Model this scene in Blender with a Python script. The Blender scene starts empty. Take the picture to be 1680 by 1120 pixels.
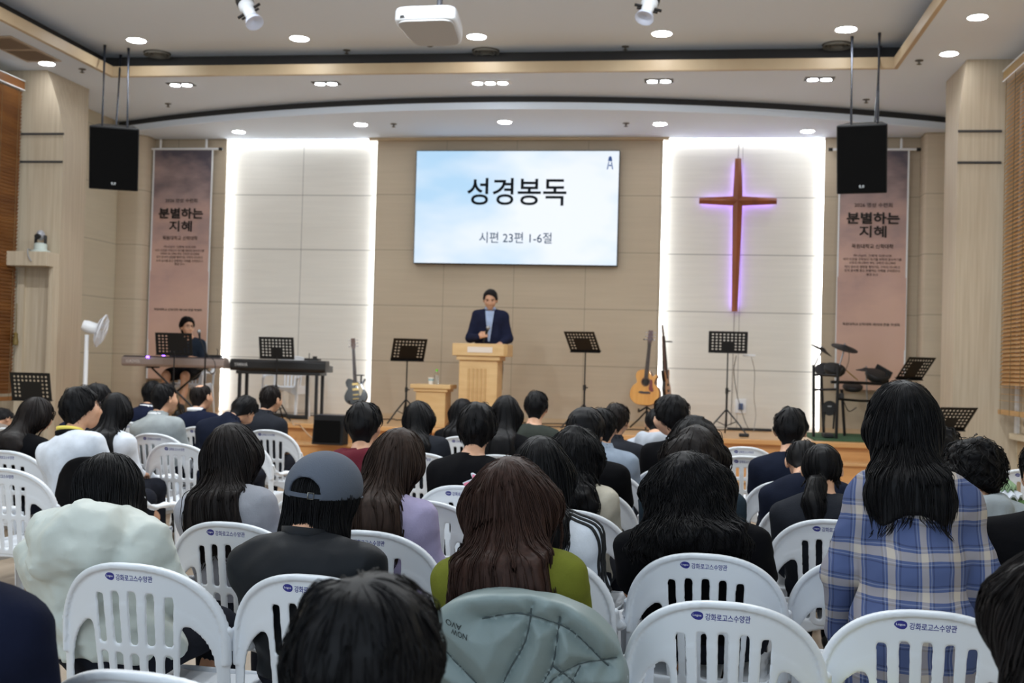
import bpy, bmesh, math, random
import numpy as np
from mathutils import Matrix, Vector
PI = math.pi
R = math.radians
random.seed(7)
rng = np.random.default_rng(7)
SC = bpy.context.scene
COL = SC.collection

# ---------------------------------------------------------------- camera
FPX, CZ = 1895.0, 1.48                      # focal length in pixels of the 1680x1120 frame, eye height
def rz(a): c, s = math.cos(a), math.sin(a); return np.array([[c, -s, 0], [s, c, 0], [0, 0, 1.0]])
def rx(a): c, s = math.cos(a), math.sin(a); return np.array([[1.0, 0, 0], [0, c, -s], [0, s, c]])
def ry(a): c, s = math.cos(a), math.sin(a); return np.array([[c, 0, s], [0, 1.0, 0], [-s, 0, c]])
CM = rz(R(8.43)) @ rx(PI/2 + R(1.085)) @ rz(R(1.53))
CAMP = np.array([0, 0, CZ])
cd = bpy.data.cameras.new('camera'); cam = bpy.data.objects.new('camera', cd); COL.objects.link(cam)
m4 = np.eye(4); m4[:3, :3] = CM; m4[:3, 3] = CAMP
cam.matrix_world = Matrix(m4.tolist())
cd.sensor_fit = 'HORIZONTAL'; cd.sensor_width = 36; cd.lens = FPX/1680*36; cd.clip_start = .05; cd.clip_end = 200
cd.dof.use_dof = True; cd.dof.focus_distance = 3.7; cd.dof.aperture_fstop = 5.2
SC.camera = cam
def ray(x, y): return CM @ np.array([(x-840)/FPX, -(y-560)/FPX, -1.0])
def atY(x, y, Y): r = ray(x, y); return CAMP + r*(Y/r[1])
def atZ(x, y, Z): r = ray(x, y); return CAMP + r*((Z-CZ)/r[2])
def atX(x, y, X): r = ray(x, y); return CAMP + r*(X/r[0])
def atd(x, y, d): return CAMP + ray(x, y)*d

# ---------------------------------------------------------------- world, exposure
w = bpy.data.worlds.new('world'); SC.world = w; w.use_nodes = True
bg = w.node_tree.nodes['Background']; bg.inputs[0].default_value = (.74, .88, 1.0, 1); bg.inputs[1].default_value = .55
SC.view_settings.view_transform = 'Standard'; SC.view_settings.look = 'None'
SC.view_settings.gamma = 1; SC.view_settings.exposure = 1.75; SC.view_settings.use_curve_mapping = False
SC.cycles.use_denoising = True; SC.cycles.max_bounces = 8; SC.cycles.diffuse_bounces = 5; SC.cycles.glossy_bounces = 3
SC.cycles.transparent_max_bounces = 8; SC.cycles.sample_clamp_indirect = 4.0; SC.cycles.caustics_reflective = False; SC.cycles.caustics_refractive = False
K_MAIN, K_SIDE, K_DOUBLE, K_STAGE, K_LED, K_SCREEN, K_CROSS = 15.0, 15.0, 13.0, 17.0, 3.5, .295, 2.0

# ---------------------------------------------------------------- materials
def lin(c): return tuple((v/12.92 if v <= .04045 else ((v+.055)/1.055)**2.4) for v in c)
def rgb(r, g, b): return lin((r/255, g/255, b/255))
MATS = {}
def mat(name, col, rough=.6, metal=0.0, spec=.5, noise=0.0, nscale=(8, 8, 8), bump=0.0, bscale=(40, 40, 40), coat=0.0, trans=0.0, sheen=0.0, sss=0.0):
    if name in MATS: return MATS[name]
    m = bpy.data.materials.new(name); m.use_nodes = True; nt = m.node_tree; p = nt.nodes['Principled BSDF']
    p.inputs['Base Color'].default_value = (*col, 1); p.inputs['Roughness'].default_value = rough; p.inputs['Metallic'].default_value = metal
    p.inputs['Specular IOR Level'].default_value = spec; p.inputs['Coat Weight'].default_value = coat
    p.inputs['Transmission Weight'].default_value = trans; p.inputs['Sheen Weight'].default_value = sheen
    if sss: p.inputs['Subsurface Weight'].default_value = sss; p.inputs['Subsurface Radius'].default_value = (.01, .004, .002)
    m.diffuse_color = (*col, 1)
    if noise or bump:
        tc = nt.nodes.new('ShaderNodeTexCoord')
        def nz(sc):
            mp = nt.nodes.new('ShaderNodeMapping'); mp.inputs['Scale'].default_value = sc; nt.links.new(tc.outputs['Object'], mp.inputs[0])
            n = nt.nodes.new('ShaderNodeTexNoise'); n.inputs['Scale'].default_value = 1; n.inputs['Detail'].default_value = 5; nt.links.new(mp.outputs[0], n.inputs['Vector']); return n
        if noise:
            n = nz(nscale); r = nt.nodes.new('ShaderNodeValToRGB'); nt.links.new(n.outputs['Fac'], r.inputs[0])
            r.color_ramp.elements[0].position = .3; r.color_ramp.elements[1].position = .7
            r.color_ramp.elements[0].color = (*[max(0, c*(1-noise)) for c in col], 1); r.color_ramp.elements[1].color = (*[min(1, c*(1+noise)) for c in col], 1)
            nt.links.new(r.outputs[0], p.inputs['Base Color'])
        if bump:
            n = nz(bscale); b = nt.nodes.new('ShaderNodeBump'); b.inputs['Strength'].default_value = bump; b.inputs['Distance'].default_value = .004
            nt.links.new(n.outputs['Fac'], b.inputs['Height']); nt.links.new(b.outputs[0], p.inputs['Normal'])
    MATS[name] = m; return m
def emis(name, col, k):
    if name in MATS: return MATS[name]
    m = bpy.data.materials.new(name); m.use_nodes = True; nt = m.node_tree; p = nt.nodes['Principled BSDF']
    p.inputs['Base Color'].default_value = (*col, 1); p.inputs['Emission Color'].default_value = (*col, 1); p.inputs['Emission Strength'].default_value = k
    MATS[name] = m; return m
def panel_mat(name, col, pitch=.018, depth=.12, seam_z=None, seam_x=None, x0=0.0, z0=0.0, axis=0, line=.72):
    """board with fine horizontal ribs and dark joints every seam_z / seam_x metres (object coordinates are metres here)"""
    m = bpy.data.materials.new(name); m.use_nodes = True; nt = m.node_tree; p = nt.nodes['Principled BSDF']; N = nt.nodes.new; L = nt.links.new
    p.inputs['Roughness'].default_value = .5; p.inputs['Specular IOR Level'].default_value = .25
    g = N('ShaderNodeNewGeometry'); s = N('ShaderNodeSeparateXYZ'); L(g.outputs['Position'], s.inputs[0])
    def mth(op, a, b=None, c=None):
        n = N('ShaderNodeMath'); n.operation = op
        for i, v in enumerate((a, b, c)):
            if v is None: continue
            if isinstance(v, (int, float)): n.inputs[i].default_value = v
            else: L(v, n.inputs[i])
        return n.outputs[0]
    z = s.outputs[2]; x = s.outputs[axis]
    rib = mth('PINGPONG', mth('DIVIDE', z, pitch), .5)                  # 0 .. .5
    ribm = mth('MULTIPLY_ADD', mth('SMOOTH_MIN', rib, .25, .1), depth*4, 1-depth)
    fac = ribm
    def seam(c, per, off, wd):
        f = mth('ABSOLUTE', mth('WRAP', mth('SUBTRACT', c, off), per/2, -per/2))
        return mth('MULTIPLY_ADD', mth('GREATER_THAN', f, wd), 1-line, line)
    if seam_z: fac = mth('MULTIPLY', fac, seam(z, seam_z, z0, .008))
    if seam_x: fac = mth('MULTIPLY', fac, seam(x, seam_x, x0, .006))
    nz = N('ShaderNodeTexNoise'); mp = N('ShaderNodeMapping'); mp.inputs['Scale'].default_value = (1.2, 1.2, 22); L(g.outputs['Position'], mp.inputs[0]); L(mp.outputs[0], nz.inputs['Vector']); nz.inputs['Scale'].default_value = 1
    fac = mth('MULTIPLY', fac, mth('MULTIPLY_ADD', nz.outputs['Fac'], .14, .93))
    mx = N('ShaderNodeMixRGB'); mx.blend_type = 'MULTIPLY'; mx.inputs[0].default_value = 1; mx.inputs[1].default_value = (*col, 1); L(fac, mx.inputs[2]); L(mx.outputs[0], p.inputs['Base Color'])
    b = N('ShaderNodeBump'); b.inputs['Strength'].default_value = .35; b.inputs['Distance'].default_value = .003; L(rib, b.inputs['Height']); L(b.outputs[0], p.inputs['Normal'])
    MATS[name] = m; return m
def wood_mat(name, c1, c2, scale=(2, 2, 30), rough=.45, coat=0.0):
    m = mat(name, c1, rough, coat=coat, noise=.001, nscale=scale, bump=.06, bscale=tuple(2*v for v in scale))
    r = next(n for n in m.node_tree.nodes if n.type == 'VALTORGB'); r.color_ramp.elements[0].color = (*c1, 1); r.color_ramp.elements[1].color = (*c2, 1)
    return m

# ---------------------------------------------------------------- objects
def link(o, parent=None):
    COL.objects.link(o)
    if parent is not None: o.parent = parent
    return o
def tag(o, label, cat, group=None, kind=None):
    o['label'] = label; o['category'] = cat
    if group: o['group'] = group
    if kind: o['kind'] = kind
    return o
def thing(name, label, cat, loc=(0, 0, 0), rotz=0.0, group=None):
    o = bpy.data.objects.new(name, None); link(o); o.location = tuple(float(v) for v in loc); o.rotation_euler = (0, 0, rotz); o.empty_display_size = .05
    return tag(o, label, cat, group)
def mesh_from(name, V, Fs, smooth=True, sharp=None):
    """V (n,3); Fs list of arrays (k, 3|4) or list of polygons"""
    me = bpy.data.meshes.new(name); V = np.asarray(V, dtype=np.float32)
    me.vertices.add(len(V)); me.vertices.foreach_set('co', V.ravel())
    loops, tot = [], []
    for F in Fs:
        if isinstance(F, np.ndarray):
            if len(F): loops.append(F.ravel()); tot.append(np.full(len(F), F.shape[1]))
        else:
            if F: loops.append(np.concatenate([np.asarray(f) for f in F])); tot.append(np.array([len(f) for f in F]))
    loops = np.concatenate(loops).astype(np.int32); tot = np.concatenate(tot).astype(np.int32)
    me.loops.add(len(loops)); me.loops.foreach_set('vertex_index', loops)
    me.polygons.add(len(tot)); me.polygons.foreach_set('loop_start', np.concatenate([[0], np.cumsum(tot)[:-1]]).astype(np.int32))
    me.polygons.foreach_set('use_smooth', np.full(len(tot), smooth))
    me.update(calc_edges=True)
    if smooth and sharp: me.set_sharp_from_angle(angle=R(sharp))
    return me
def obj(name, me, m, parent=None, loc=None):
    o = bpy.data.objects.new(name, me); link(o, parent)
    if m is not None: me.materials.append(m) if len(me.materials) == 0 else None
    if loc is not None: o.location = tuple(float(v) for v in loc)
    return o
class MB:
    """collects solids into ONE mesh"""
    def __init__(s): s.V, s.F, s.n = [], [], 0; s.M = None
    def add(s, V, F):
        V = np.asarray(V, float)
        if s.M is not None: V = V @ s.M[:3, :3].T + s.M[:3, 3]
        s.V.append(V); s.F += [tuple(int(i)+s.n for i in f) for f in F]; s.n += len(V); return s
    def box(s, c, d, rot=None, taper=None):
        x, y, z = [v/2 for v in d]
        V = np.array([(sx*x, sy*y, sz*z) for sz in (-1, 1) for sx, sy in ((-1, -1), (1, -1), (1, 1), (-1, 1))], float)
        if taper: V[4:, :2] *= taper
        if rot is not None: V = V @ np.asarray(rot).T
        return s.add(V+np.asarray(c), [(3, 2, 1, 0), (4, 5, 6, 7), (0, 1, 5, 4), (1, 2, 6, 5), (2, 3, 7, 6), (3, 0, 4, 7)])
    def bb(s, lo, hi): lo, hi = np.array(lo, float), np.array(hi, float); return s.box((lo+hi)/2, hi-lo)
    def tube(s, P, r, n=8, caps=True):
        P = [np.asarray(p, float) for p in P]; rs = r if hasattr(r, '__len__') else [r]*len(P)
        V, F = [], []; up = None
        for i, p in enumerate(P):
            t = (P[min(i+1, len(P)-1)]-P[max(i-1, 0)]); t = t/(np.linalg.norm(t)+1e-12)
            if up is None: up = np.array([0, 0, 1.0]) if abs(t[2]) < .9 else np.array([1.0, 0, 0])
            a = np.cross(t, up); a /= np.linalg.norm(a)+1e-12; b = np.cross(a, t); up = b
            for k in range(n): q = 2*PI*k/n; V.append(p+rs[i]*(math.cos(q)*a+math.sin(q)*b))
        for i in range(len(P)-1):
            for k in range(n): k2 = (k+1) % n; F.append((i*n+k, (i+1)*n+k, (i+1)*n+k2, i*n+k2))
        if caps: F.append(tuple(range(n))); F.append(tuple(range(len(P)*n-1, (len(P)-1)*n-1, -1)))
        return s.add(V, F)
    def cyl(s, a, b, r, r2=None, n=20): return s.tube([a, b], [r, r if r2 is None else r2], n)
    def lathe(s, prof, c=(0, 0, 0), n=28, rot=None):
        V, F = [], []; m = len(prof)
        for k in range(n):
            q = 2*PI*k/n
            for (r, z) in prof: V.append((r*math.cos(q), r*math.sin(q), z))
        for k in range(n):
            k2 = (k+1) % n
            for i in range(m-1): F.append((k*m+i, k2*m+i, k2*m+i+1, k*m+i+1))
        V = np.array(V)
        if rot is not None: V = V @ np.asarray(rot).T
        return s.add(V+np.asarray(c), F)
    def prism(s, poly, z0, z1, rot=None, c=(0, 0, 0)):
        n = len(poly); V = np.array([(x, y, z0) for x, y in poly]+[(x, y, z1) for x, y in poly], float)
        if rot is not None: V = V @ np.asarray(rot).T
        ar = sum(poly[i][0]*poly[(i+1) % n][1]-poly[(i+1) % n][0]*poly[i][1] for i in range(n))
        F = [tuple(range(n-1, -1, -1)), tuple(range(n, 2*n))]+[(i, (i+1) % n, n+(i+1) % n, n+i) for i in range(n)]
        if ar < 0: F = [tuple(reversed(f)) for f in F]
        return s.add(V+np.asarray(c), F)
    def ell(s, c, r, n=16, m=10, rot=None):
        prof = [(math.sin(PI*i/m), -math.cos(PI*i/m)) for i in range(m+1)]
        V = np.array([(p[0]*math.cos(2*PI*k/n)*r[0], p[0]*math.sin(2*PI*k/n)*r[1], p[1]*r[2]) for k in range(n) for p in prof])
        if rot is not None: V = V @ np.asarray(rot).T
        F = [(k*(m+1)+i, ((k+1) % n)*(m+1)+i, ((k+1) % n)*(m+1)+i+1, k*(m+1)+i+1) for k in range(n) for i in range(m)]
        return s.add(V+np.asarray(c), F)
    def mesh(s, name, smooth=True, sharp=35): return mesh_from(name, np.concatenate(s.V), [s.F], smooth, sharp)
    def build(s, name, m, parent=None, bevel=0.0, smooth=True, loc=None, sharp=35):
        o = obj(name, s.mesh(name, smooth, sharp), m, parent, loc)
        if bevel:
            b = o.modifiers.new('bevel', 'BEVEL'); b.width = bevel; b.segments = 2; b.limit_method = 'ANGLE'
        return o
def struct(o, label=None, cat=None):
    o['kind'] = 'structure'
    if label: o['label'] = label; o['category'] = cat
    return o
def children(o): return [c for c in bpy.data.objects if c.parent == o]
def copy_tree(o, parent=None, kids=None):
    c = o.copy(); COL.objects.link(c); c.parent = parent
    for ch in (kids if kids is not None else list(o.children)): copy_tree(ch, c)
    return c
def text_arrays(s, offset=0.0):
    c = bpy.data.curves.new('t', 'FONT'); c.body = s; c.size = 1; c.offset = offset; c.resolution_u = 4
    o = bpy.data.objects.new('t', c); COL.objects.link(o); bpy.context.view_layer.update()
    me = bpy.data.meshes.new_from_object(o.evaluated_get(bpy.context.evaluated_depsgraph_get()))
    V = np.zeros(len(me.vertices)*3); me.vertices.foreach_get('co', V); V = V.reshape(-1, 3)
    F = [tuple(p.vertices) for p in me.polygons]
    bpy.data.objects.remove(o); bpy.data.curves.remove(c); bpy.data.meshes.remove(me)
    lo, hi = V.min(0), V.max(0); V = V-(lo+hi)/2
    return V, F, (hi-lo)[:2]
def lettering(name, s, width, height, m, parent, fn, offset=0.0):
    """text of given outer size, its flat points (x right, y up) sent through fn(x, y) -> 3-D"""
    V, F, d = text_arrays(s, offset)
    W = np.array([fn(x*width/d[0], y*height/d[1]) for x, y, _ in V])
    return obj(name, mesh_from(name, W, [F], False), m, parent)
def circle(r, n=24, cx=0, cy=0): return [(cx+r*math.cos(2*PI*i/n), cy+r*math.sin(2*PI*i/n)) for i in range(n)]
def smooth_closed(pts, sub=6):
    """Catmull-Rom through closed 2-D points"""
    P = np.array(pts, float); n = len(P); out = []
    for i in range(n):
        p0, p1, p2, p3 = P[i-1], P[i], P[(i+1) % n], P[(i+2) % n]
        for k in range(sub):
            t = k/sub; out.append(tuple(.5*((2*p1)+(-p0+p2)*t+(2*p0-5*p1+4*p2-p3)*t*t+(-p0+3*p1-3*p2+p3)*t**3)))
    return out
def smooth_path(pts, sub=6):
    P = [np.array(p, float) for p in pts]; P = [2*P[0]-P[1]]+P+[2*P[-1]-P[-2]]; out = []
    for i in range(1, len(P)-2):
        for k in range(sub):
            t = k/sub; p0, p1, p2, p3 = P[i-1:i+3]
            out.append(.5*((2*p1)+(-p0+p2)*t+(2*p0-5*p1+4*p2-p3)*t*t+(-p0+3*p1-3*p2+p3)*t**3))
    out.append(P[-2]); return out
# ================================================================ ROOM
XL, XR, XC, YW, ST, YF = -8.35, 3.55, -2.4, 16.4, .64, 14.3
ZS, ZM, ZU = 4.72, 4.90, 5.20                 # stage ceiling, soffit, tray ceiling
beige = panel_mat('beige_board', rgb(196, 180, 158), .017, .10, .81, 1.03, -2.43, .66)
whiteboard = panel_mat('white_board', rgb(226, 222, 214), .017, .10, .81, 2.4, -5.66, .66, line=.6)
whiteboard_r = panel_mat('white_board_right', rgb(226, 222, 214), .017, .10, .81, 2.4, .77, .66, line=.6)
sideboard = panel_mat('side_board', rgb(200, 190, 168), .017, .10, .81, None, 0, .66, axis=1)
white_paint = mat('ceiling_paint', rgb(228, 238, 252), .9, spec=.1)
cream = wood_mat('cream_wood', rgb(205, 184, 152), rgb(192, 168, 136), (2, 2, 2))
colwood = wood_mat('column_veneer', rgb(200, 186, 164), rgb(182, 166, 143), (30, 30, 1.2), .55)
dark_recess = mat('dark_recess_shade', rgb(72, 70, 70), .9, spec=.1)  # grey puts the shade of the ceiling gaps into the colour; column grooves share it
floor_m = wood_mat('floor_laminate', rgb(168, 152, 134), rgb(146, 130, 112), (12, 1.5, 12), .35)
stage_m = wood_mat('stage_laminate', rgb(214, 172, 122), rgb(198, 152, 102), (1.5, 14, 14), .3)
riser_m = wood_mat('stage_riser_wood', rgb(216, 166, 108), rgb(198, 146, 90), (1.5, 14, 14), .4)
led = emis('led_strip_white', (.93, .97, 1.0), K_LED)
black = mat('black_plastic', rgb(22, 22, 24), .45)
blackmetal = mat('black_metal', rgb(20, 20, 22), .4, .3)
chrome = mat('chrome', rgb(200, 200, 205), .2, 1.0)
white_pl = mat('white_plastic', rgb(232, 234, 238), .35)
grey_pl = mat('grey_plastic', rgb(150, 150, 150), .5)

mb = MB(); mb.bb((XL-.3, -4, -.12), (XR+.3, YW+.3, 0)); struct(mb.build('floor', floor_m))
# back wall: beige fields in front, two white niches behind
N1, N2 = (-6.82, -4.50), (-.34, 1.88)
mb = MB()
for x0, x1 in ((XL, N1[0]), (N1[1], N2[0]), (N2[1], XR)): mb.bb((x0, YW, 0), (x1, YW+.3, ZS+.2))
struct(mb.build('wall_back', beige, smooth=False))
for n, (a, b), m in (('wall_niche_left', N1, whiteboard), ('wall_niche_right', N2, whiteboard_r)):
    mb = MB(); mb.bb((a-.02, YW+.12, 0), (b+.02, YW+.28, ZS+.2)); struct(mb.build(n, m, smooth=False))
pn = {N1: 'left white wall panel', N2: 'white wall panel behind the cross'}
for nn in (N1, N2):
    for x, s, side in ((nn[0], 1, 'left'), (nn[1], -1, 'right')):
        mb = MB(); mb.bb((min(x, x+s*.012), YW+.045, ST+.02), (max(x, x+s*.012), YW+.085, ZS-.03))
        tag(mb.build('light_strip', led, smooth=False), f'glowing white light strip down the {side} edge of the {pn[nn]}', 'light strip', 'light strips around the white wall panels')
    mb = MB(); mb.bb((nn[0]+.03, YW+.045, ZS-.014), (nn[1]-.03, YW+.085, ZS-.002))
    tag(mb.build('light_strip', led, smooth=False), f'glowing white light strip along the top of the {pn[nn]}', 'light strip', 'light strips around the white wall panels')
# corner pilasters beside the banners
for n, poly in (('wall_corner_left', [(XL, 16.05), (-8.05, 16.05), (-7.98, 16.09), (-7.95, 16.16), (-7.95, YW), (XL, YW)]),
                ('wall_corner_right', [(XR, 16.05), (3.18, 16.05), (3.15, 16.08), (3.15, YW), (XR, YW)])):
    mb = MB(); mb.prism(poly, 0, ZS+.1); struct(mb.build(n, beige, sharp=50))
# side walls with a window opening each
WY0, WY1, WZ0, WZ1 = 10.4, 12.92, .88, 4.62
wains = panel_mat('wainscot_board', rgb(186, 164, 134), 99, 0, None, .14, 0, 0, axis=1, line=.7)
for n, x0, x1 in (('left', XL-.3, XL), ('right', XR, XR+.3)):
    mb = MB()
    mb.bb((x0, 13.0, 0), (x1, YW+.3, ZU+.1)); mb.bb((x0, -1.5, 0), (x1, WY0, ZU+.1))
    mb.bb((x0, WY0, WZ1), (x1, 13.0, ZU+.1)); mb.bb((x0, WY1, WZ0), (x1, 13.0, WZ1))
    struct(mb.build('wall_'+n, sideboard, smooth=False))
    mb = MB(); mb.bb((x0, WY0, 0), (x1, 13.0, WZ0)); struct(mb.build('wall_wainscot_'+n, wains, smooth=False))
# windows: wooden frame, panes, sill, white casing
frame_m = wood_mat('window_frame_wood', rgb(226, 214, 190), rgb(205, 188, 160), (3, 3, 20))
glass = mat('window_glass', (1, 1, 1), .02, trans=1.0)
for k, (x, s) in enumerate(((XL, -1), (XR, 1))):
    xo = x+s*.035
    mb = MB()
    for z in (WZ0+.04, 1.34, 2.9, WZ1-.04): mb.bb((xo-.02, WY0, z-.035), (xo+.02, WY1, z+.035))
    for y in (WY0+.03, 11.25, 11.95, WY1-.03): mb.bb((xo-.018, y-.03, WZ0), (xo+.018, y+.03, WZ1))
    fr = struct(mb.build(f'window_{k+1}', frame_m, bevel=.005, smooth=False))
    mb = MB(); mb.bb((xo-.004, WY0+.05, WZ0+.05), (xo+.004, WY1-.05, WZ1-.05)); mb.build('window_pane', glass, fr, smooth=False)
    mb = MB(); mb.bb((min(x-s*.09, xo-s*.03), WY0-.05, WZ0-.06), (max(x-s*.09, xo-s*.03), WY1+.06, WZ0)); mb.build('window_sill', frame_m, fr, smooth=False)
    mb = MB(); mb.bb((min(x-s*.03, x), WY1, WZ0), (max(x-s*.03, x), WY1+.1, WZ1)); mb.build('window_casing', white_pl, fr, smooth=False)
# ceilings
def arc(off=0.0, n=40):
    return [(XL+(XR-XL)*i/n, 14.5+off+.041*(XL+(XR-XL)*i/n-XC)**2) for i in range(n+1)]
TX0, TX1, TY = -7.11, 2.31, 13.40
mb = MB()
mb.prism([(XR, YW+.3), (XL, YW+.3)]+arc(), ZS, ZS+.09)
mb.bb((XL, TY, ZM), (XR, YW+.3, ZM+.06)); mb.bb((XL, -1.5, ZM), (TX0, TY, ZM+.06)); mb.bb((TX1, -1.5, ZM), (XR, TY, ZM+.06))
mb.bb((XL-.1, -1.5, ZU), (XR+.1, TY+.3, ZU+.1))
struct(mb.build('ceiling', white_paint, smooth=False))
mb = MB(); mb.prism([(XR, YW+.3), (XL, YW+.3)]+arc(.07), ZS+.09, ZM); struct(mb.build('trim_1', dark_recess, smooth=False))  # curved gap over the stage ceiling lip, its shadow coloured in
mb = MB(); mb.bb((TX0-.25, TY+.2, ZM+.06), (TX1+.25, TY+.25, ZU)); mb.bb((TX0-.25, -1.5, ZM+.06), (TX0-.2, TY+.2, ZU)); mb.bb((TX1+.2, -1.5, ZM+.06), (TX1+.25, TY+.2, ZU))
struct(mb.build('trim_2', dark_recess, smooth=False))  # end walls of the tray cove, coloured dark for the shadow in there
mb = MB(); mb.bb((TX0, TY-.05, ZM-.004), (TX1, TY, ZM+.125)); mb.bb((TX0, -1.5, ZM-.004), (TX0+.05, TY-.05, ZM+.125)); mb.bb((TX1-.05, -1.5, ZM-.004), (TX1, TY-.05, ZM+.125))
struct(mb.build('trim_3', cream, bevel=.006, smooth=False))
mb = MB(); mb.bb((N1[1]-.12, YW-.07, ZS-.035), (N2[0]+.08, YW, ZS)); struct(mb.build('trim_4', cream, smooth=False))
# columns whose inner edge flares outwards under the ceiling
for n, xi, xt, xb, xo in (('left', -7.50, -7.76, -7.73, XL), ('right', 2.89, 2.975, 2.965, XR)):
    tt = [0]+[i/12 for i in range(13)]; zz = [0]+[3.95+.97*t for t in tt[1:]]; N = len(zz)+2; V = []
    for y, f in ((13.03, lambda t: xi+(xt-xi)*t**1.8), (14.0, lambda t: xb)): V += [(xo, y, 0)]+[(f(t), y, z) for t, z in zip(tt, zz)]+[(xo, y, 4.92)]
    F = [tuple(range(N)), tuple(range(2*N-1, N-1, -1))]+[(k, N+k, N+(k+1) % N, (k+1) % N) for k in range(N)]
    if n == 'left': F = [tuple(reversed(f)) for f in F]
    F = [tuple(reversed(f)) for f in F]; mb = MB(); mb.add(V, F)
    c = struct(mb.build(f'column_{n}', colwood, sharp=30))
    x0, x1 = (-8.06, xi-.0) if n == 'left' else (xi, 3.34)
    mb = MB()
    for z in (4.12, 3.78): mb.bb((x0, 13.015, z-.012), (x1-.002 if n == 'left' else x1, 13.035, z+.012))
    mb.build('groove', dark_recess, c, smooth=False)
    if n == 'left':
        mb = MB(); mb.bb((-8.02, 12.74, 2.49), (-7.502, 13.03, 2.66)); mb.build('ledge', colwood, c, bevel=.004, smooth=False)
        mb = MB(); mb.bb((-8.02, 12.99, 0), (-7.93, 13.03, 2.49)); mb.bb((-7.56, 12.9, 0), (-7.502, 13.03, 2.49)); mb.build('side_board', colwood, c, smooth=False)
# stage and its two steps
mb = MB(); mb.bb((XL+.01, YF, .60), (XR-.01, YW+.1, ST)); stg = struct(mb.build('floor_stage', stage_m, smooth=False))
mb = MB(); mb.bb((XL+.01, YF+.03, 0), (XR-.01, YF+.08, .60)); mb.build('stage_riser', riser_m, stg, smooth=False)
mb = MB(); mb.bb((XL+.01, YF-.025, .575), (XR-.01, YF+.03, ST-.0)); mb.build('stage_nosing', riser_m, stg, bevel=.01, smooth=False)
mb = MB(); mb.bb((-7.45, 13.93, .385), (2.85, YF+.03, .42)); mb.bb((-7.45, 13.58, .175), (2.85, 13.96, .21)); stp = struct(mb.build('floor_step', stage_m, bevel=.006, smooth=False))
mb = MB(); mb.bb((-7.45, 13.96, 0), (2.85, 14.0, .385)); mb.bb((-7.45, 13.61, 0), (2.85, 13.65, .175)); mb.build('step_riser', riser_m, stp, smooth=False)
mb = MB(); mb.bb((XL, YW-.015, ST), (N1[0], YW, ST+.07)); mb.bb((N1[1], YW-.015, ST), (N2[0], YW, ST+.07)); mb.bb((N2[1], YW-.015, ST), (XR, YW, ST+.07)); struct(mb.build('baseboard_back', cream, smooth=False))

# wooden venetian blinds
def blind(xp, s, m, label, tilt, zb, open_from):
    t = thing('wooden_blind', label, 'blind', (xp, (WY0+WY1)/2, WZ1+.02), 0)
    y0, y1 = WY0-.02-(WY0+WY1)/2, WY1+.03-(WY0+WY1)/2; H = WZ1+.02
    mb = MB(); mb.bb((-.035, y0, 0), (.035, y1, .10)); mb.build('headrail', m, t, bevel=.004, smooth=False)
    mb = MB(); mb.bb((-.042, y0-.004, .1), (.042, y1+.004, .112)); mb.bb((-.042, y0-.004, -.012), (.042, y1+.004, 0)); mb.build('rail_edging', white_pl, t, smooth=False)
    mb = MB(); z = H-.05; k = 0
    while z > zb+.04:
        a = tilt if z > open_from else R(6)
        mb.box((0, (y0+y1)/2, z-H), (.05, y1-y0-.02, .003), rot=ry(s*a)); z -= .043 if z > open_from else .07
    mb.build('slats', m, t, smooth=False)
    mb = MB(); mb.bb((-.028, y0, zb-H-.05), (.028, y1, zb-H)); mb.build('bottom_rail', m, t, bevel=.006, smooth=False)
    for f in (.12, .5, .9):
        mb = MB(); y = y1-(y1-y0)*f*.35; mb.tube([(-s*.03, y, -.01), (-s*.03, y, zb-H-.05)], .003, 5); mb.build('lift_cord', mat('blind_cord', rgb(120, 96, 60), .8), t)
    return t
bl_l = wood_mat('brown_slat_wood', rgb(150, 98, 48), rgb(112, 66, 30), (20, 1.2, 9), .4)
bl_r = wood_mat('light_slat_wood', rgb(236, 208, 160), rgb(220, 186, 134), (20, 1.2, 9), .4)
for m_ in (bl_l, bl_r): pass
nt = bl_r.node_tree; p_ = nt.nodes['Principled BSDF']; tr = nt.nodes.new('ShaderNodeBsdfTranslucent'); tr.inputs[0].default_value = (*rgb(230, 190, 110), 1)
mx_ = nt.nodes.new('ShaderNodeMixShader'); mx_.inputs[0].default_value = .6; nt.links.new(p_.outputs[0], mx_.inputs[1]); nt.links.new(tr.outputs[0], mx_.inputs[2]); nt.links.new(mx_.outputs[0], nt.nodes['Material Output'].inputs[0])
bL = blind(-8.02, -1, bl_l, 'dark brown wooden venetian blind covering the left window', R(62), .92, 0)
bR = blind(3.36, 1, bl_r, 'light wooden venetian blind on the right window with daylight under it', R(-48), 1.13, 1.40)
mb = MB(); q = atX(26, 545, -7.98); mb.tube([q+[0, 0, .35], q], .004, 6); mb.lathe([(0, -.16), (.03, -.15), (.032, -.1), (.02, -.05), (.026, -.02), (.01, 0), (0, .01)], q, 12); mb.build('cord_tassel', mat('tassel_wood', rgb(120, 100, 50), .5), bL).matrix_parent_inverse = Matrix.Translation(bL.location).inverted()

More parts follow.
